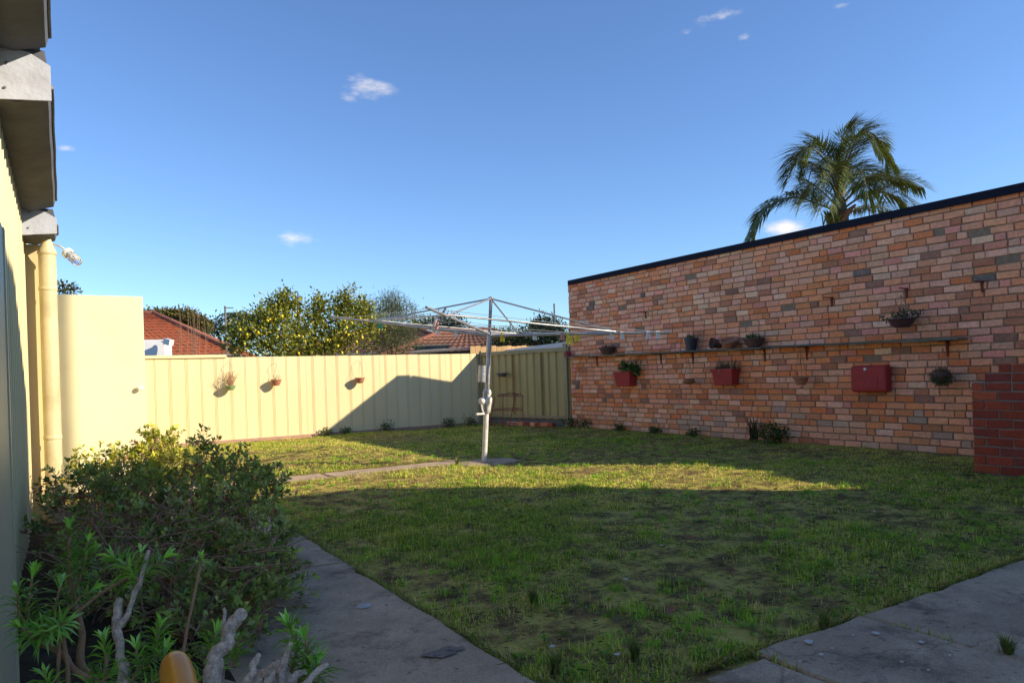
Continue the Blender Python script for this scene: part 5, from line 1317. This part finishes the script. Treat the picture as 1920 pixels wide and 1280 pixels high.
# ------------------------------------------------------------------ litter on lawn and paving
def litter():
    rg = random.Random(4)
    def leaf(px, py, s, lab, grp=None, mt='dry_leaf'):
        p = G(px, py, 0.03); a = rg.uniform(0, 6.28); d = np.array([math.cos(a), math.sin(a), 0.1]); n = np.array([-math.sin(a), math.cos(a), 0.2])
        m = MB(); m.add([p - d * s, p - d * s * 0.2 + n * s * 0.5, p + d * s * 0.9, p - d * s * 0.1 - n * s * 0.5 + UP * s * 0.3, p + UP * (-0.004)], [(0, 1, 4), (1, 2, 4), (2, 3, 4), (3, 0, 4)])
        tag(m.build('dead_leaf' if mt == 'dry_leaf' else 'paint_chip', mt, None, loc=p), lab, 'leaf' if mt == 'dry_leaf' else 'chip', grp)
    leaf(1290, 1006, 0.055, 'curled red brown leaf in the middle of the shaded lawn'); leaf(1258, 1142, 0.05, 'red brown leaf on the lawn towards the patio')
    for px, py in ((1372, 1068), (1403, 1112), (1110, 1155), (1155, 1012)): leaf(px, py, 0.022, 'small brown leaf fragment lying in the shaded grass', 'leaf scraps in the grass')
    for px, py, s in ((1517, 1203, 0.022), (1643, 1186, 0.017), (1728, 1203, 0.012), (1539, 1226, 0.010), (1560, 1215, 0.007), (1600, 1190, 0.006), (1690, 1240, 0.007), (1740, 1255, 0.006), (1500, 1240, 0.006), (1780, 1228, 0.006)):
        p = G(px, py, 0.030); m = MB(); k = 7; pts = []
        for i in range(k):
            a = 6.283 * i / k; q = s * rg.uniform(0.5, 1.1); pts.append(p + np.array([math.cos(a) * q, math.sin(a) * q, 0]))
        m.prism(pts, (0, 0, 0.003)); tag(m.build('paint_chip', 'paper', None, loc=p), 'pale flake of paint lying on the patio slabs', 'chip', 'pale flakes on the patio')
    for px, py in ((1157, 1226), (1036, 1211), (1173, 1085), (1240, 1022), (1640, 958)):
        p = G(px, py, 0.035); m = MB(); m.prism([p + np.array([math.cos(a) * 0.012, math.sin(a) * 0.010, 0.004 * math.sin(3 * a)]) for a in np.linspace(0, 5.3, 6)], (0, 0, 0.003))
        tag(m.build('paper_scrap', 'paper', None, loc=p), 'tiny white scrap of paper in the shaded grass', 'scrap', 'white scraps in the lawn')
    # patch of dark mortar on the path
    p = G(830, 1222, 0.0265); m = MB()
    for (dx, dy, q) in ((-0.03, 0.0, 0.05), (0.03, 0.02, 0.045), (0.0, -0.03, 0.04), (0.06, -0.01, 0.03), (-0.065, 0.01, 0.028)):
        pts = [p + np.array([dx + math.cos(a) * q * rg.uniform(0.6, 1.2), dy + math.sin(a) * q * 0.6 * rg.uniform(0.6, 1.2), rg.uniform(0, 0.003)]) for a in np.linspace(0, 5.8, 11)]
        m.prism(pts, (0, 0, 0.002))
    tag(m.build('mortar_lump', 'mortar_crust', None, loc=p), 'flat dark crust of old mortar stuck on the path', 'mortar')
    p = G(682, 1134, 0.029); m = MB(); m.lathe(p, [(0.05, -0.004), (0.04, 0.002), (0.01, 0.003)], 12, sx=0.8, sy=0.6)
    tag(m.build('plaster_spot', 'pale_grey', None, loc=p, smooth=True), 'whitish plaster spot on the path', 'plaster')
litter()

# ------------------------------------------------------------------ beyond the fences
def tree(name, label, base, blobs, llen, lwid, pal, trunk_r, n_leaf=8, spread=0.10, group=None, cat='tree', matn='foliage', shoots=()):
    base = np.asarray(base, float); r = thing(name, label, cat, base, group)
    pts = np.concatenate([ellipsoid_pts(c, rad, n, inn) for (c, rad, n, inn) in blobs])
    parts = [leaf_clump(pts, n_leaf, spread, llen, lwid, pal, up=0.5)]
    m = MB()
    cen = np.mean([b[0] for b in blobs], 0); fork = base * np.array([1, 1, 0]) + np.array([0, 0, max(0.6, cen[2] * 0.45)])
    m.tube([base, base * 0.5 + fork * 0.5 + np.array([0.04, 0.03, 0]), fork], [trunk_r, trunk_r * 0.85, trunk_r * 0.7], 9)
    m.build('trunk', 'bark', r, smooth=True)
    lm = MB()
    for (c, rad, n, inn) in blobs:
        c = np.asarray(c); lm.tube([fork, fork * 0.5 + c * 0.5 + np.array([0, 0, 0.12]), c], [trunk_r * 0.55, trunk_r * 0.38, trunk_r * 0.18], 6)
        for k in range(4):
            q = ellipsoid_pts(c, rad, 1, 0.8)[0]; lm.tube([c, c * 0.5 + q * 0.5 + np.array([0, 0, 0.05]), q], [trunk_r * 0.2, trunk_r * 0.13, trunk_r * 0.05], 5)
    for (a, b) in shoots:
        a = np.asarray(a); b = np.asarray(b); lm.tube([a, a * 0.5 + b * 0.5 + np.array([0.03, 0, 0.03]), b], [0.016, 0.011, 0.005], 5)
        s = RNG.random((26, 1)); parts.append(leaf_clump(a + (b - a) * s, 5, spread * 0.6, llen, lwid, pal, up=0.6))
    lm.build('limbs', 'bark', r, smooth=True)
    np_mesh('crown', *join_np(parts), matn, r)
    return r, pts
def beyond():
    # lemon tree just behind the fence
    Y = 16.0; P = lambda x, y, dy=0.0: PY(x, y, Y + dy)
    bl = []
    for (x, y, rx, rz, n, dy) in ((470, 625, 0.42, 0.45, 75, 0), (520, 620, 0.5, 0.5, 95, -0.2), (535, 580, 0.30, 0.30, 50, 0.1), (580, 625, 0.5, 0.48, 95, 0.2), (600, 585, 0.32, 0.30, 46, 0.3),
                              (640, 625, 0.5, 0.5, 100, -0.1), (660, 585, 0.40, 0.32, 70, 0), (690, 610, 0.35, 0.35, 60, 0.1), (445, 640, 0.28, 0.3, 36, 0.2), (560, 655, 1.2, 0.3, 110, -0.2), (500, 590, 0.22, 0.22, 24, 0)):
        bl.append((P(x, y, dy), (rx, 0.5, rz), n, 0.25))
    shoots = [(P(535, 590), P(530, 546)), (P(545, 580), P(533, 541)), (P(560, 590), P(553, 556)), (P(505, 600), P(505, 556)), (P(520, 590), P(522, 556)), (P(600, 590), P(592, 553)), (P(595, 590), P(605, 556)), (P(630, 590), P(632, 548)),
              (P(640, 580), P(661, 536)), (P(640, 585), P(645, 545)), (P(655, 580), P(652, 556)), (P(680, 590), P(678, 562)), (P(490, 610), P(485, 575)), (P(690, 595), P(690, 568))]
    lp = [(0.18, 0.20, 0.022), (0.25, 0.26, 0.03), (0.34, 0.32, 0.04), (0.11, 0.14, 0.02)]
    r, pts = tree('lemon_tree', 'lemon tree full of yellow fruit rising behind the cream fence', (P(570, 700)[0], Y, 0), bl, 0.085, 0.042, lp, 0.07, 14, 0.10, shoots=shoots)
    m = MB(); m.lathe((0, 0, 0), [(0.004, -0.046), (0.018, -0.036), (0.032, -0.012), (0.033, 0.008), (0.022, 0.03), (0.008, 0.042), (0.003, 0.047)], 10)
    me = m.mesh('lemon', 'lemon', smooth=True)
    vis = [p for p in pts if p[2] > 1.75]
    for k in range(125):
        p = vis[random.randrange(len(vis))] + np.array([random.gauss(0, 0.06), -random.uniform(0.05, 0.22), -0.05])
        if p[2] > 2.55 and random.random() < 0.75: continue
        o = link_mesh('lemon', me, r); o.location = v3(p - root_loc(r)); o.rotation_euler = (random.uniform(-0.5, 0.5), random.uniform(-0.5, 0.5), 0); s = random.uniform(0.7, 0.95); o.scale = (s, s, s)
    # fine grey-green tree beside it
    Y2 = 18.2; P2 = lambda x, y, dy=0: PY(x, y, Y2 + dy); bl = []
    for (x, y, rx, rz, n) in ((735, 640, 0.55, 0.55, 210), (755, 605, 0.42, 0.5, 150), (715, 605, 0.45, 0.5, 150), (735, 575, 0.40, 0.28, 80), (700, 645, 0.5, 0.5, 120), (770, 640, 0.25, 0.4, 60)):
        bl.append((P2(x, y), (rx, 0.5, rz), n, 0.2))
    sh = [(P2(x, 590), P2(x + random.uniform(-4, 4), y)) for x, y in ((700, 562), (710, 556), (722, 553), (733, 549), (740, 552), (750, 555), (762, 562), (728, 560), (745, 560), (770, 575))]
    tree('feathery_tree', 'fine leaved grey green tree next to the lemon tree', (P2(735, 700)[0], Y2, 0), bl, 0.11, 0.012, [(0.10, 0.125, 0.04), (0.14, 0.165, 0.055), (0.07, 0.09, 0.035), (0.17, 0.18, 0.08)], 0.06, 12, 0.11, shoots=sh)
    # dark hedge behind the palings
    bl = [(PD(x, 637, 18.5), (0.55, 0.4, 0.27), 90, 0.2) for x in (945, 975, 1005, 1035, 1060)]
    tree('dark_hedge', 'dark green clipped hedge above the timber palings', (PD(1000, 700, 18.5)[0], PD(1000, 700, 18.5)[1], 0), bl, 0.08, 0.04, [(0.025, 0.045, 0.014), (0.04, 0.065, 0.02), (0.08, 0.10, 0.025)], 0.05, 9, 0.09, cat='hedge')
    m = MB(); a, b = PD(945, 656, 17.6), PD(1066, 640, 16.6)
    m.hexa([a - UP * 0.09, b - UP * 0.13, b - UP * 0.13 + AX * 1.2, a - UP * 0.09 + AX * 1.2, a, b, b + AX * 1.2 - UP * 0.04, a + AX * 1.2 - UP * 0.04])
    r = thing('garden_roof', 'low white sheet roof showing over the timber palings', 'roof', (a + b) / 2 * np.array([1, 1, 0])); m.build('sheet', 'white_paint', r)
    for p in (a, b): q = MB(); q.tube([(p[0], p[1] + 0.1, 0), (p[0], p[1] + 0.1, p[2] - 0.1)], 0.04, 8); q.build('post', 'white_paint', r)
    # far trees
    def far(px, py, d, rx, rz, n, label, pal, ll=0.22, nm='far_tree', spr=0.22, tr=0.18):
        c = PD(px, py, d); bl = [(c, (rx, rx, rz), n, 0.25), (c + np.array([rx * 0.7, 0, -rz * 0.4]), (rx * 0.6, rx * 0.6, rz * 0.6), n // 2, 0.25), (c + np.array([-rx * 0.7, 0, -rz * 0.4]), (rx * 0.6, rx * 0.6, rz * 0.6), n // 2, 0.25)]
        tree(nm, label, (c[0], c[1], 0), bl, ll, ll * 0.5, pal, tr, 9, spr)
    OL = [(0.09, 0.10, 0.03), (0.13, 0.13, 0.04), (0.06, 0.07, 0.026)]; BG = [(0.04, 0.055, 0.03), (0.06, 0.075, 0.04), (0.03, 0.04, 0.025)]
    far(1022, 610, 55, 1.15, 0.65, 110, 'round dark tree far off beside the thin pole', BG)
    far(845, 607, 60, 1.1, 0.7, 80, 'small far tree over the brown tile roofs', BG)
    far(800, 605, 62, 1.4, 0.5, 60, 'low olive far tree left of the brown roofs ridge', OL)
    far(435, 615, 50, 1.5, 0.7, 80, 'dark low tree at the end of the red roof', BG)
    far(122, 540, 13.5, 0.14, 0.12, 16, 'tip of a small tree showing over the open shed door', OL, 0.07, 'far_tree', 0.05, 0.03)
    # olive tree crowns over the red roof
    bl = [(PD(x, y, 46), (rx, 1.3, rz), n, 0.3) for (x, y, rx, rz, n) in ((292, 592, 1.2, 0.22, 120), (335, 592, 1.2, 0.26, 130), (362, 602, 0.8, 0.28, 100), (380, 612, 0.5, 0.3, 60))]
    tree('olive_tree', 'dense olive green crown spreading behind the red tiled roof', (PD(330, 700, 46)[0], PD(330, 700, 46)[1], 0), bl, 0.2, 0.1, [(0.15, 0.135, 0.035), (0.19, 0.16, 0.045), (0.10, 0.09, 0.026)], 0.16, 16, 0.13)
    # far palm
    def small_palm():
        c = PD(452, 590, 40); r = thing('far_palm', 'small dark palm standing behind the lemon tree', 'palm tree', (c[0], c[1], 0))
        m = MB(); m.tube([(c[0], c[1], 0), c], 0.14, 8); m.build('trunk', 'bark', r, smooth=True)
        B, Dd = [], []
        for k in range(18):
            a = k * 2.4; el = random.uniform(0.1, 1.0); L = random.uniform(0.9, 1.5); h = np.array([math.cos(a), math.sin(a), 0])
            for s in np.linspace(0.15, 1, 22):
                p = c + h * L * s + UP * (L * (s * math.tan(el) * 0.5 - 0.75 * s * s))
                for q in (-1, 1): B.append(p); Dd.append(np.cross(h, UP) * q * 0.7 + h * 0.5 - UP * 0.5)
        n = len(B); v, t = leaf_arrays(np.array(B), np.array(Dd), np.full(n, 0.38), np.full(n, 0.045), 0.1)
        np_mesh('fronds', v, t, np.repeat(np.tile(np.array([[0.03, 0.055, 0.025]]), (n, 1)) * RNG.uniform(0.7, 1.3, (n, 1)), 2, 0), 'palm_leaf', r)
    small_palm()

def tiled_slope(b, p00, p10, p11, p01, rows, cols, step=0.05, wave=0.035):
    """roof slope from eave (p00-p10) to ridge (p01-p11): every course a raised step of rolled tiles"""
    p00, p10, p11, p01 = [np.asarray(q, float) for q in (p00, p10, p11, p01)]
    nrm = np.cross(p10 - p00, p01 - p00); nrm = nrm / np.linalg.norm(nrm)
    if nrm[2] < 0: nrm = -nrm
    for r in range(rows):
        for e, t in ((0, r / rows), (1, (r + 1) / rows)):
            pass
        v0, v1 = r / rows, (r + 1) / rows; m = cols * 4; vs = []
        for (vv, h) in ((v0, -0.0), (v0, step), (v1, 0.004)):
            a = p00 + (p01 - p00) * vv; c = p10 + (p11 - p10) * vv
            for k in range(m + 1):
                s = k / m; w = wave * 0.5 * (1 + math.cos(k * math.pi / 2 * 1.0)) if h != 0 else 0
                vs.append(a + (c - a) * s + nrm * (h + (w if h else 0)))
        fs = []
        for j in range(2):
            for k in range(m): fs.append((j * (m + 1) + k, j * (m + 1) + k + 1, (j + 1) * (m + 1) + k + 1, (j + 1) * (m + 1) + k))
        b.add(vs, fs)
def ridge(parent, p, q, r=0.10, m='ridge_tile'):
    p, q = np.asarray(p, float), np.asarray(q, float); L = np.linalg.norm(q - p); n = max(2, int(L / 0.45)); b = MB()
    for k in range(n):
        a = p + (q - p) * k / n; c = p + (q - p) * (k + 1.08) / n
        b.tube([a, c], [r, r * 1.12], 8)
    b.build('ridge_caps', m, parent, smooth=True)
def far_house(name, label, c, w, d, eave, rise, tile, wallm, rz=0.0, hip=True):
    """hip roofed house, w along local x, d along local y"""
    r = thing(name, label, 'house', (c[0], c[1], 0))
    cs, sn = math.cos(rz), math.sin(rz)
    T = lambda x, y, z: np.array([c[0] + x * cs - y * sn, c[1] + x * sn + y * cs, z])
    hw, hd = w / 2, d / 2; o = 0.35; hx = (hw - hd) if hip else hw
    m = MB(); m.hexa([T(-hw, -hd, 0), T(hw, -hd, 0), T(hw, hd, 0), T(-hw, hd, 0), T(-hw, -hd, eave), T(hw, -hd, eave), T(hw, hd, eave), T(-hw, hd, eave)]); m.build('wall', wallm, r)
    E = [T(-hw - o, -hd - o, eave - 0.05), T(hw + o, -hd - o, eave - 0.05), T(hw + o, hd + o, eave - 0.05), T(-hw - o, hd + o, eave - 0.05)]
    R0, R1 = T(-hx, 0, eave + rise), T(hx, 0, eave + rise)
    rf = MB(); rows = int(math.hypot(hd + o, rise) / 0.33); cols = int(w / 0.30)
    tiled_slope(rf, E[0], E[1], R1, R0, rows, cols); tiled_slope(rf, E[2], E[3], R0, R1, rows, cols)
    if hip:
        tiled_slope(rf, E[1], E[2], R1, R1, rows, int(d / 0.3)); tiled_slope(rf, E[3], E[0], R0, R0, rows, int(d / 0.3))
    rr = rf.build('roof', tile, r)
    ridge(rr, R0 + UP * 0.06, R1 + UP * 0.06)
    if hip:
        for a, b in ((E[0], R0), (E[3], R0), (E[1], R1), (E[2], R1)): ridge(rr, a + UP * 0.08, b + UP * 0.06)
    g = MB()
    for a, b in ((E[0], E[1]), (E[1], E[2]), (E[2], E[3]), (E[3], E[0])): g.tube([a - UP * 0.03, b - UP * 0.03], 0.06, 6)
    g.build('gutter', 'grey_render', rr)
    for x in (-hw * 0.5, hw * 0.45):
        m = MB(); m.hexa([T(x - 0.5, -hd - 0.03, 1.0), T(x + 0.5, -hd - 0.03, 1.0), T(x + 0.5, -hd + 0.02, 1.0), T(x - 0.5, -hd + 0.02, 1.0), T(x - 0.5, -hd - 0.03, 2.2), T(x + 0.5, -hd - 0.03, 2.2), T(x + 0.5, -hd + 0.02, 2.2), T(x - 0.5, -hd + 0.02, 2.2)])
        wd = m.build('window', 'white_paint', r)
        m = MB(); m.hexa([T(x - 0.44, -hd - 0.04, 1.06), T(x + 0.44, -hd - 0.04, 1.06), T(x + 0.44, -hd - 0.03, 1.06), T(x - 0.44, -hd - 0.03, 1.06), T(x - 0.44, -hd - 0.04, 2.14), T(x + 0.44, -hd - 0.04, 2.14), T(x + 0.44, -hd - 0.03, 2.14), T(x - 0.44, -hd - 0.03, 2.14)]); m.build('pane', 'black_pot', wd)
    return r, T
def skyline():
    # red tiled roof on the left
    a = PD(300, 592, 36); 
    far_house('tiled_house', 'house with weathered orange red tiled hip roof behind the cream fence', (a[0] - 3.7, a[1] + 0.2), 15.0, 8.0, 2.45, a[2] - 2.45, 'red_tile', 'cream_render', -0.32)
    b = PD(800, 612, 34)
    far_house('tiled_house', 'house with mottled red brown tiled roof behind the corrugated lean-to', (b[0] - 1.2, b[1] + 1.5), 7.5, 5.6, 2.3, b[2] - 2.3, 'brown_tile', 'cream_render', -0.55)
    c = PD(925, 617, 30)
    far_house('tiled_house', 'low house with dark brown ribbed tile roof beside the hoist pole', (c[0] - 0.4, c[1] + 1.5), 6.4, 4.4, 1.95, c[2] - 1.95, 'brown_tile', 'house_brick', -0.5, True)
    # corrugated lean-to
    p, q = PD(768, 661, 17.6), PD(905, 652, 19.0); r = thing('lean_to', 'old corrugated iron lean-to roof just over the cream fence', 'lean-to', ((p + q) / 2) * np.array([1, 1, 0]))
    L = np.linalg.norm(q - p); n = int(L / 0.019); bk = AX * 1.6 + UP * 0.10
    vs = []; fs = []
    for s in (0, 1):
        for k in range(n + 1):
            w = 0.018 * math.sin(k * math.pi / 2); vs.append(p + (q - p) * k / n + bk * s + UP * w)
    fs = [(k, k + 1, n + 2 + k, n + 1 + k) for k in range(n)]
    m = MB(); m.add(vs, fs); o = m.build('roof_sheet', 'corrugated', r); sd = o.modifiers.new('s', 'SOLIDIFY'); sd.thickness = 0.012
    m = MB(); m.hexa([p - UP * 1.9 + AX * 0.3, q - UP * 1.9 + AX * 0.3, q - UP * 1.9 + AX * 1.5, p - UP * 1.9 + AX * 1.5, p - UP * 0.06 + AX * 0.3, q - UP * 0.06 + AX * 0.3, q + UP * 0.02 + AX * 1.5, p + UP * 0.02 + AX * 1.5]); m.build('wall', 'grey_render', r)
    p, q = PD(776, 659, 21.5), PD(836, 648, 21.5); z0 = 0
    m = MB(); m.hexa([(p[0], p[1], 0), (q[0], q[1], 0), (q[0] + 1, q[1] + 2, 0), (p[0] + 1, p[1] + 2, 0), (p[0], p[1], q[2]), (q[0], q[1], q[2]), (q[0] + 1, q[1] + 2, q[2]), (p[0] + 1, p[1] + 2, q[2])])
    r = thing('outbuilding', 'small grey rendered outbuilding in front of the brown roofs', 'shed', (p[0] + 1, p[1] + 1, 0)); m.build('wall', 'grey_render', r)
    m = MB(); z = q[2]; m.hexa([(p[0] - .1, p[1] - .1, z + .003), (q[0] + .1, q[1] - .1, z + .003), (q[0] + 1.1, q[1] + 2, z + .003), (p[0] + .9, p[1] + 2, z + .003), (p[0] - .1, p[1] - .1, z + .05), (q[0] + .1, q[1] - .1, z + .05), (q[0] + 1.1, q[1] + 2, z + .05), (p[0] + .9, p[1] + 2, z + .05)]); m.build('roof_slab', 'weathered_grey', r)
    # white box with flood light
    p, q = PD(255, 664, 17.4), PD(308, 636, 17.4); r = thing('white_hut', 'plain white hut top with a small flood light over the fence', 'hut', (p[0], p[1] + 0.5, 0))
    m = MB(); m.hexa([(p[0] - 0.6, p[1], 0), (q[0], q[1], 0), (q[0] + 0.3, q[1] + 1.2, 0), (p[0] - 0.3, p[1] + 1.2, 0), (p[0] - 0.6, p[1], q[2]), (q[0], q[1], q[2]), (q[0] + 0.3, q[1] + 1.2, q[2]), (p[0] - 0.3, p[1] + 1.2, q[2])]); m.build('wall', 'white_paint', r)
    f = PD(316, 641, 17.2); ax2 = norm(RT * 0.9 - UP * 0.25 - AX * 0.3); m = MB()
    s1 = norm(np.cross(ax2, UP)); s2 = np.cross(s1, ax2)
    cnr = [f + s1 * a + s2 * b_ for a, b_ in ((-.07, -.07), (.07, -.07), (.07, .07), (-.07, .07))]
    m.hexa([c_ - ax2 * 0.09 for c_ in cnr] + [c_ + ax2 * 0.09 for c_ in cnr]); fl = m.build('flood_light', 'white_plastic', r)
    m = MB(); m.tube([PD(303, 640, 17.3), f], 0.02, 6); m.build('light_bracket', 'white_plastic', fl)
    # poles
    for (px, y0, d, rr, lab) in ((422, 576, 19, 0.025, 'thin weathered timber pole left of the lemon tree'), (1039, 571, 24, 0.028, 'thin dark pole rising near the brick wall corner'), (559, 558, 20, 0.045, 'grey timber post among the lemon branches')):
        p = PD(px, y0, d); r = thing('pole', lab, 'pole', (p[0], p[1], 0)); m = MB(); m.tube([(p[0], p[1], 0), p], rr, 8); m.build('shaft', 'weathered_grey', r, smooth=True)
        m = MB(); m.lathe(p, [(rr * 1.2, 0), (rr * 1.2, 0.02), (rr * 0.6, 0.035)], 8); m.build('cap', 'weathered_grey', r)
        if px == 422:
            m = MB(); m.tube([p - UP * 0.02, p - UP * 0.02 + RT * 0.22], 0.012, 6); m.build('arm', 'weathered_grey', r)
    # bare canes before the red roof
    r = thing('bare_canes', 'thin bare upright canes in front of the red roof', 'shrub', PD(355, 700, 20) * np.array([1, 1, 0]))
    for k in range(11):
        px = random.choice([318, 336, 338, 354, 357, 361, 371, 374, 383, 327, 364]) + random.uniform(-2, 2); m = MB()
        a = PD(px + random.uniform(-4, 4), 668, 20); b = PD(px, random.uniform(568, 600), 20); m.tube([a, a * 0.5 + b * 0.5 + RT * 0.03, b], [0.009, 0.006, 0.002], 5); m.build('cane', 'twig', r)
        m = MB()
        for q in range(5):
            s = random.uniform(0.2, 0.6); c = a + (b - a) * s; m.tube([c, c + RT * random.gauss(0, 0.12) + UP * random.uniform(0.05, 0.25)], [0.004, 0.0015], 4)
        m.build('side_twigs', 'twig', r)
    # overhead wires
    for k, (x0, y0, x1, y1, d) in enumerate(((272, 588, 1060, 618, 26), (790, 600, 1064, 612, 27))):
        a, b = PD(x0 - 300, y0 - 6, d), PD(x1 + 200, y1, d + 6); pts = [a + (b - a) * s - UP * (0.6 * s * (1 - s)) for s in np.linspace(0, 1, 14)]
        m = MB(); m.tube(pts, 0.008, 4); tag(m.build('overhead_wire', 'cap_metal', None, loc=a), ('long overhead wire running behind the lemon tree', 'second overhead wire sagging behind the hoist')[k], 'wire')
beyond()
skyline()

# ------------------------------------------------------------------ palm behind the brick wall
def palm():
    D0 = 19.0; P = lambda x, y, e=0.0: PD(x, y, D0 + e)
    base = P(1583, 700); r = thing('palm_tree', 'feathery green palm rising above the brick wall capping', 'palm tree', (base[0], base[1], 0))
    top = P(1572, 345)
    m = MB(); m.tube([(base[0], base[1], 0), P(1582, 560), P(1580, 440), P(1576, 395), top], [0.16, 0.15, 0.14, 0.15, 0.10], 12); m.build('trunk', 'bark', r, smooth=True)
    m = MB(); m.tube([P(1580, 420), P(1576, 385), P(1571, 350)], [0.17, 0.14, 0.07], 12); m.build('crownshaft', 'palm_shaft', r, smooth=True)
    m = MB(); m.tube([P(1576, 412, -0.25), P(1588, 398, -0.3), P(1604, 384, -0.3)], [0.10, 0.075, 0.03], 9); m.build('dry_sheath', 'dry_leaf', r, smooth=True)
    fr = [
        ([(1572, 398, 0), (1535, 383, -0.4), (1490, 370, -0.6), (1445, 385, -0.7), (1422, 415, -0.7), (1408, 452, -0.6)], 0.62, 62, 1.0),
        ([(1572, 370, 0), (1552, 310, -0.6), (1525, 280, -0.9), (1500, 290, -1.1), (1487, 330, -1.2)], 0.66, 56, 0.9),
        ([(1572, 365, 0), (1560, 305, 0.5), (1540, 272, 0.8), (1515, 275, 1.0), (1495, 305, 1.0)], 0.60, 50, 0.9),
        ([(1574, 355, 0), (1588, 290, 0.2), (1607, 252, 0.3), (1635, 250, 0.3), (1660, 280, 0.2), (1672, 318, 0.1)], 0.62, 62, 0.9),
        ([(1574, 355, 0), (1590, 300, -0.7), (1605, 270, -1.2), (1632, 262, -1.5), (1655, 292, -1.7)], 0.6, 52, 0.9),
        ([(1572, 350, 0), (1575, 290, 0.1), (1580, 258, 0.2), (1592, 238, 0.2), (1605, 236, 0.3)], 0.5, 38, 0.6),
        ([(1576, 385, 0), (1615, 350, -0.4), (1660, 336, -0.6), (1700, 338, -0.7), (1732, 352, -0.7)], 0.55, 58, 0.9),
        ([(1577, 395, 0), (1610, 372, -0.2), (1650, 360, -0.2), (1685, 372, -0.3), (1712, 394, -0.3)], 0.58, 54, 1.0),
        ([(1577, 390, 0), (1610, 350, 0.6), (1640, 330, 1.0), (1680, 332, 1.2), (1705, 350, 1.3)], 0.58, 50, 0.9),
        ([(1577, 405, 0), (1612, 392, 0.5), (1650, 388, 0.8), (1690, 402, 0.9)], 0.5, 44, 1.0),
        ([(1572, 372, 0), (1548, 325, -1.0), (1530, 308, -1.6), (1518, 330, -2.1), (1512, 372, -2.2)], 0.62, 52, 1.0),
        ([(1575, 370, 0), (1590, 325, -1.0), (1602, 312, -1.6), (1618, 330, -2.0), (1628, 372, -2.1)], 0.62, 50, 1.0),
        ([(1574, 378, 0), (1566, 330, -1.2), (1560, 318, -1.8), (1552, 340, -2.3), (1546, 385, -2.4)], 0.6, 50, 1.0),
        ([(1572, 390, 0), (1545, 362, 0.6), (1520, 345, 1.0), (1500, 362, 1.3)], 0.55, 40, 0.9),
        ([(1576, 375, 0), (1596, 335, 1.0), (1622, 318, 1.6), (1650, 335, 1.9), (1664, 370, 2.0)], 0.58, 44, 1.0)]
    for pts, LL, n, dr in fr:
        pp = np.array([P(*q) for q in pts]); k = len(pp)
        # smooth the rachis
        s = np.linspace(0, k - 1, 26); i = np.clip(s.astype(int), 0, k - 2); f = (s - i)[:, None]
        p0, p1, p2, p3 = pp[np.clip(i - 1, 0, k - 1)], pp[i], pp[i + 1], pp[np.clip(i + 2, 0, k - 1)]
        sm = 0.5 * ((2 * p1) + (-p0 + p2) * f + (2 * p0 - 5 * p1 + 4 * p2 - p3) * f ** 2 + (-p0 + 3 * p1 - 3 * p2 + p3) * f ** 3)
        seg = np.linalg.norm(np.diff(sm, axis=0), axis=1); cum = np.concatenate([[0], np.cumsum(seg)])
        m = MB(); m.tube(list(sm), list(np.linspace(0.032, 0.006, 26)), 6); fo = m.build('frond', 'palm_shaft', r, smooth=True)
        u = np.repeat(np.linspace(0.16, 1.0, n * 3), 2) * cum[-1]; u = np.clip(u + RNG.normal(0, 0.01, len(u)), 0, cum[-1])
        base_ = np.stack([np.interp(u, cum, sm[:, q]) for q in range(3)], 1)
        tn = norm(np.gradient(sm, axis=0)); tan = np.stack([np.interp(u, cum, tn[:, q]) for q in range(3)], 1)
        sd = norm(np.cross(tan, UP)) * np.where(np.arange(len(u)) % 2 == 0, 1, -1)[:, None]
        nu = len(u); rel = u / cum[-1]
        Ls = LL * (0.55 + 0.75 * np.sin(np.clip(rel, 0, 1) * math.pi * 0.85)) * RNG.uniform(0.8, 1.1, nu)
        d1 = norm(sd * 0.8 + tan * 0.55 + UP * RNG.uniform(-0.25, 0.45, (nu, 1)))
        mid = base_ + d1 * Ls[:, None] * 0.45
        d2 = norm(d1 * 0.75 + tan * 0.3 - UP * (dr * 0.48 * RNG.uniform(0.5, 1.3, (nu, 1))))
        tip = mid + d2 * Ls[:, None] * 0.62
        wd = 0.031; wv = norm(np.cross(d1, UP + 0.01)) * wd * 0.5
        V = np.stack([base_, mid + wv, mid - wv, tip], 1).reshape(-1, 3); ii = np.arange(nu)[:, None] * 4
        T = np.concatenate([ii + np.array([[0, 1, 2]]), ii + np.array([[1, 3, 2]])], 1).reshape(-1, 3)
        C = np.array([(0.11, 0.15, 0.032), (0.15, 0.19, 0.042), (0.08, 0.11, 0.028), (0.20, 0.21, 0.06)])[RNG.integers(0, 4, nu)] * RNG.uniform(0.7, 1.25, (nu, 1))
        np_mesh('leaflets', V, T, np.repeat(C, 2, 0), 'palm_leaf', fo)
    # a yellow-green bromeliad clump in the crown base
    c = P(1560, 418, -0.4); n = 90
    v, t = blade_arrays(np.repeat(c[None], n, 0) + RNG.normal(size=(n, 3)) * 0.08, np.abs(RNG.normal(0.8, 0.4, n)), RNG.uniform(0.25, 0.6, n), RNG.uniform(0.03, 0.05, n), RNG.uniform(0, 6.28, n))
    np_mesh('crown_ferns', v, t, np.repeat(np.array([(0.17, 0.19, 0.04), (0.10, 0.13, 0.03), (0.22, 0.22, 0.06)])[RNG.integers(0, 3, n)], 3, 0), 'foliage', r)
mat('palm_shaft', (0.11, 0.10, 0.045), 0.7, 0.3, 8)
palm()
bpy.context.view_layer.update()
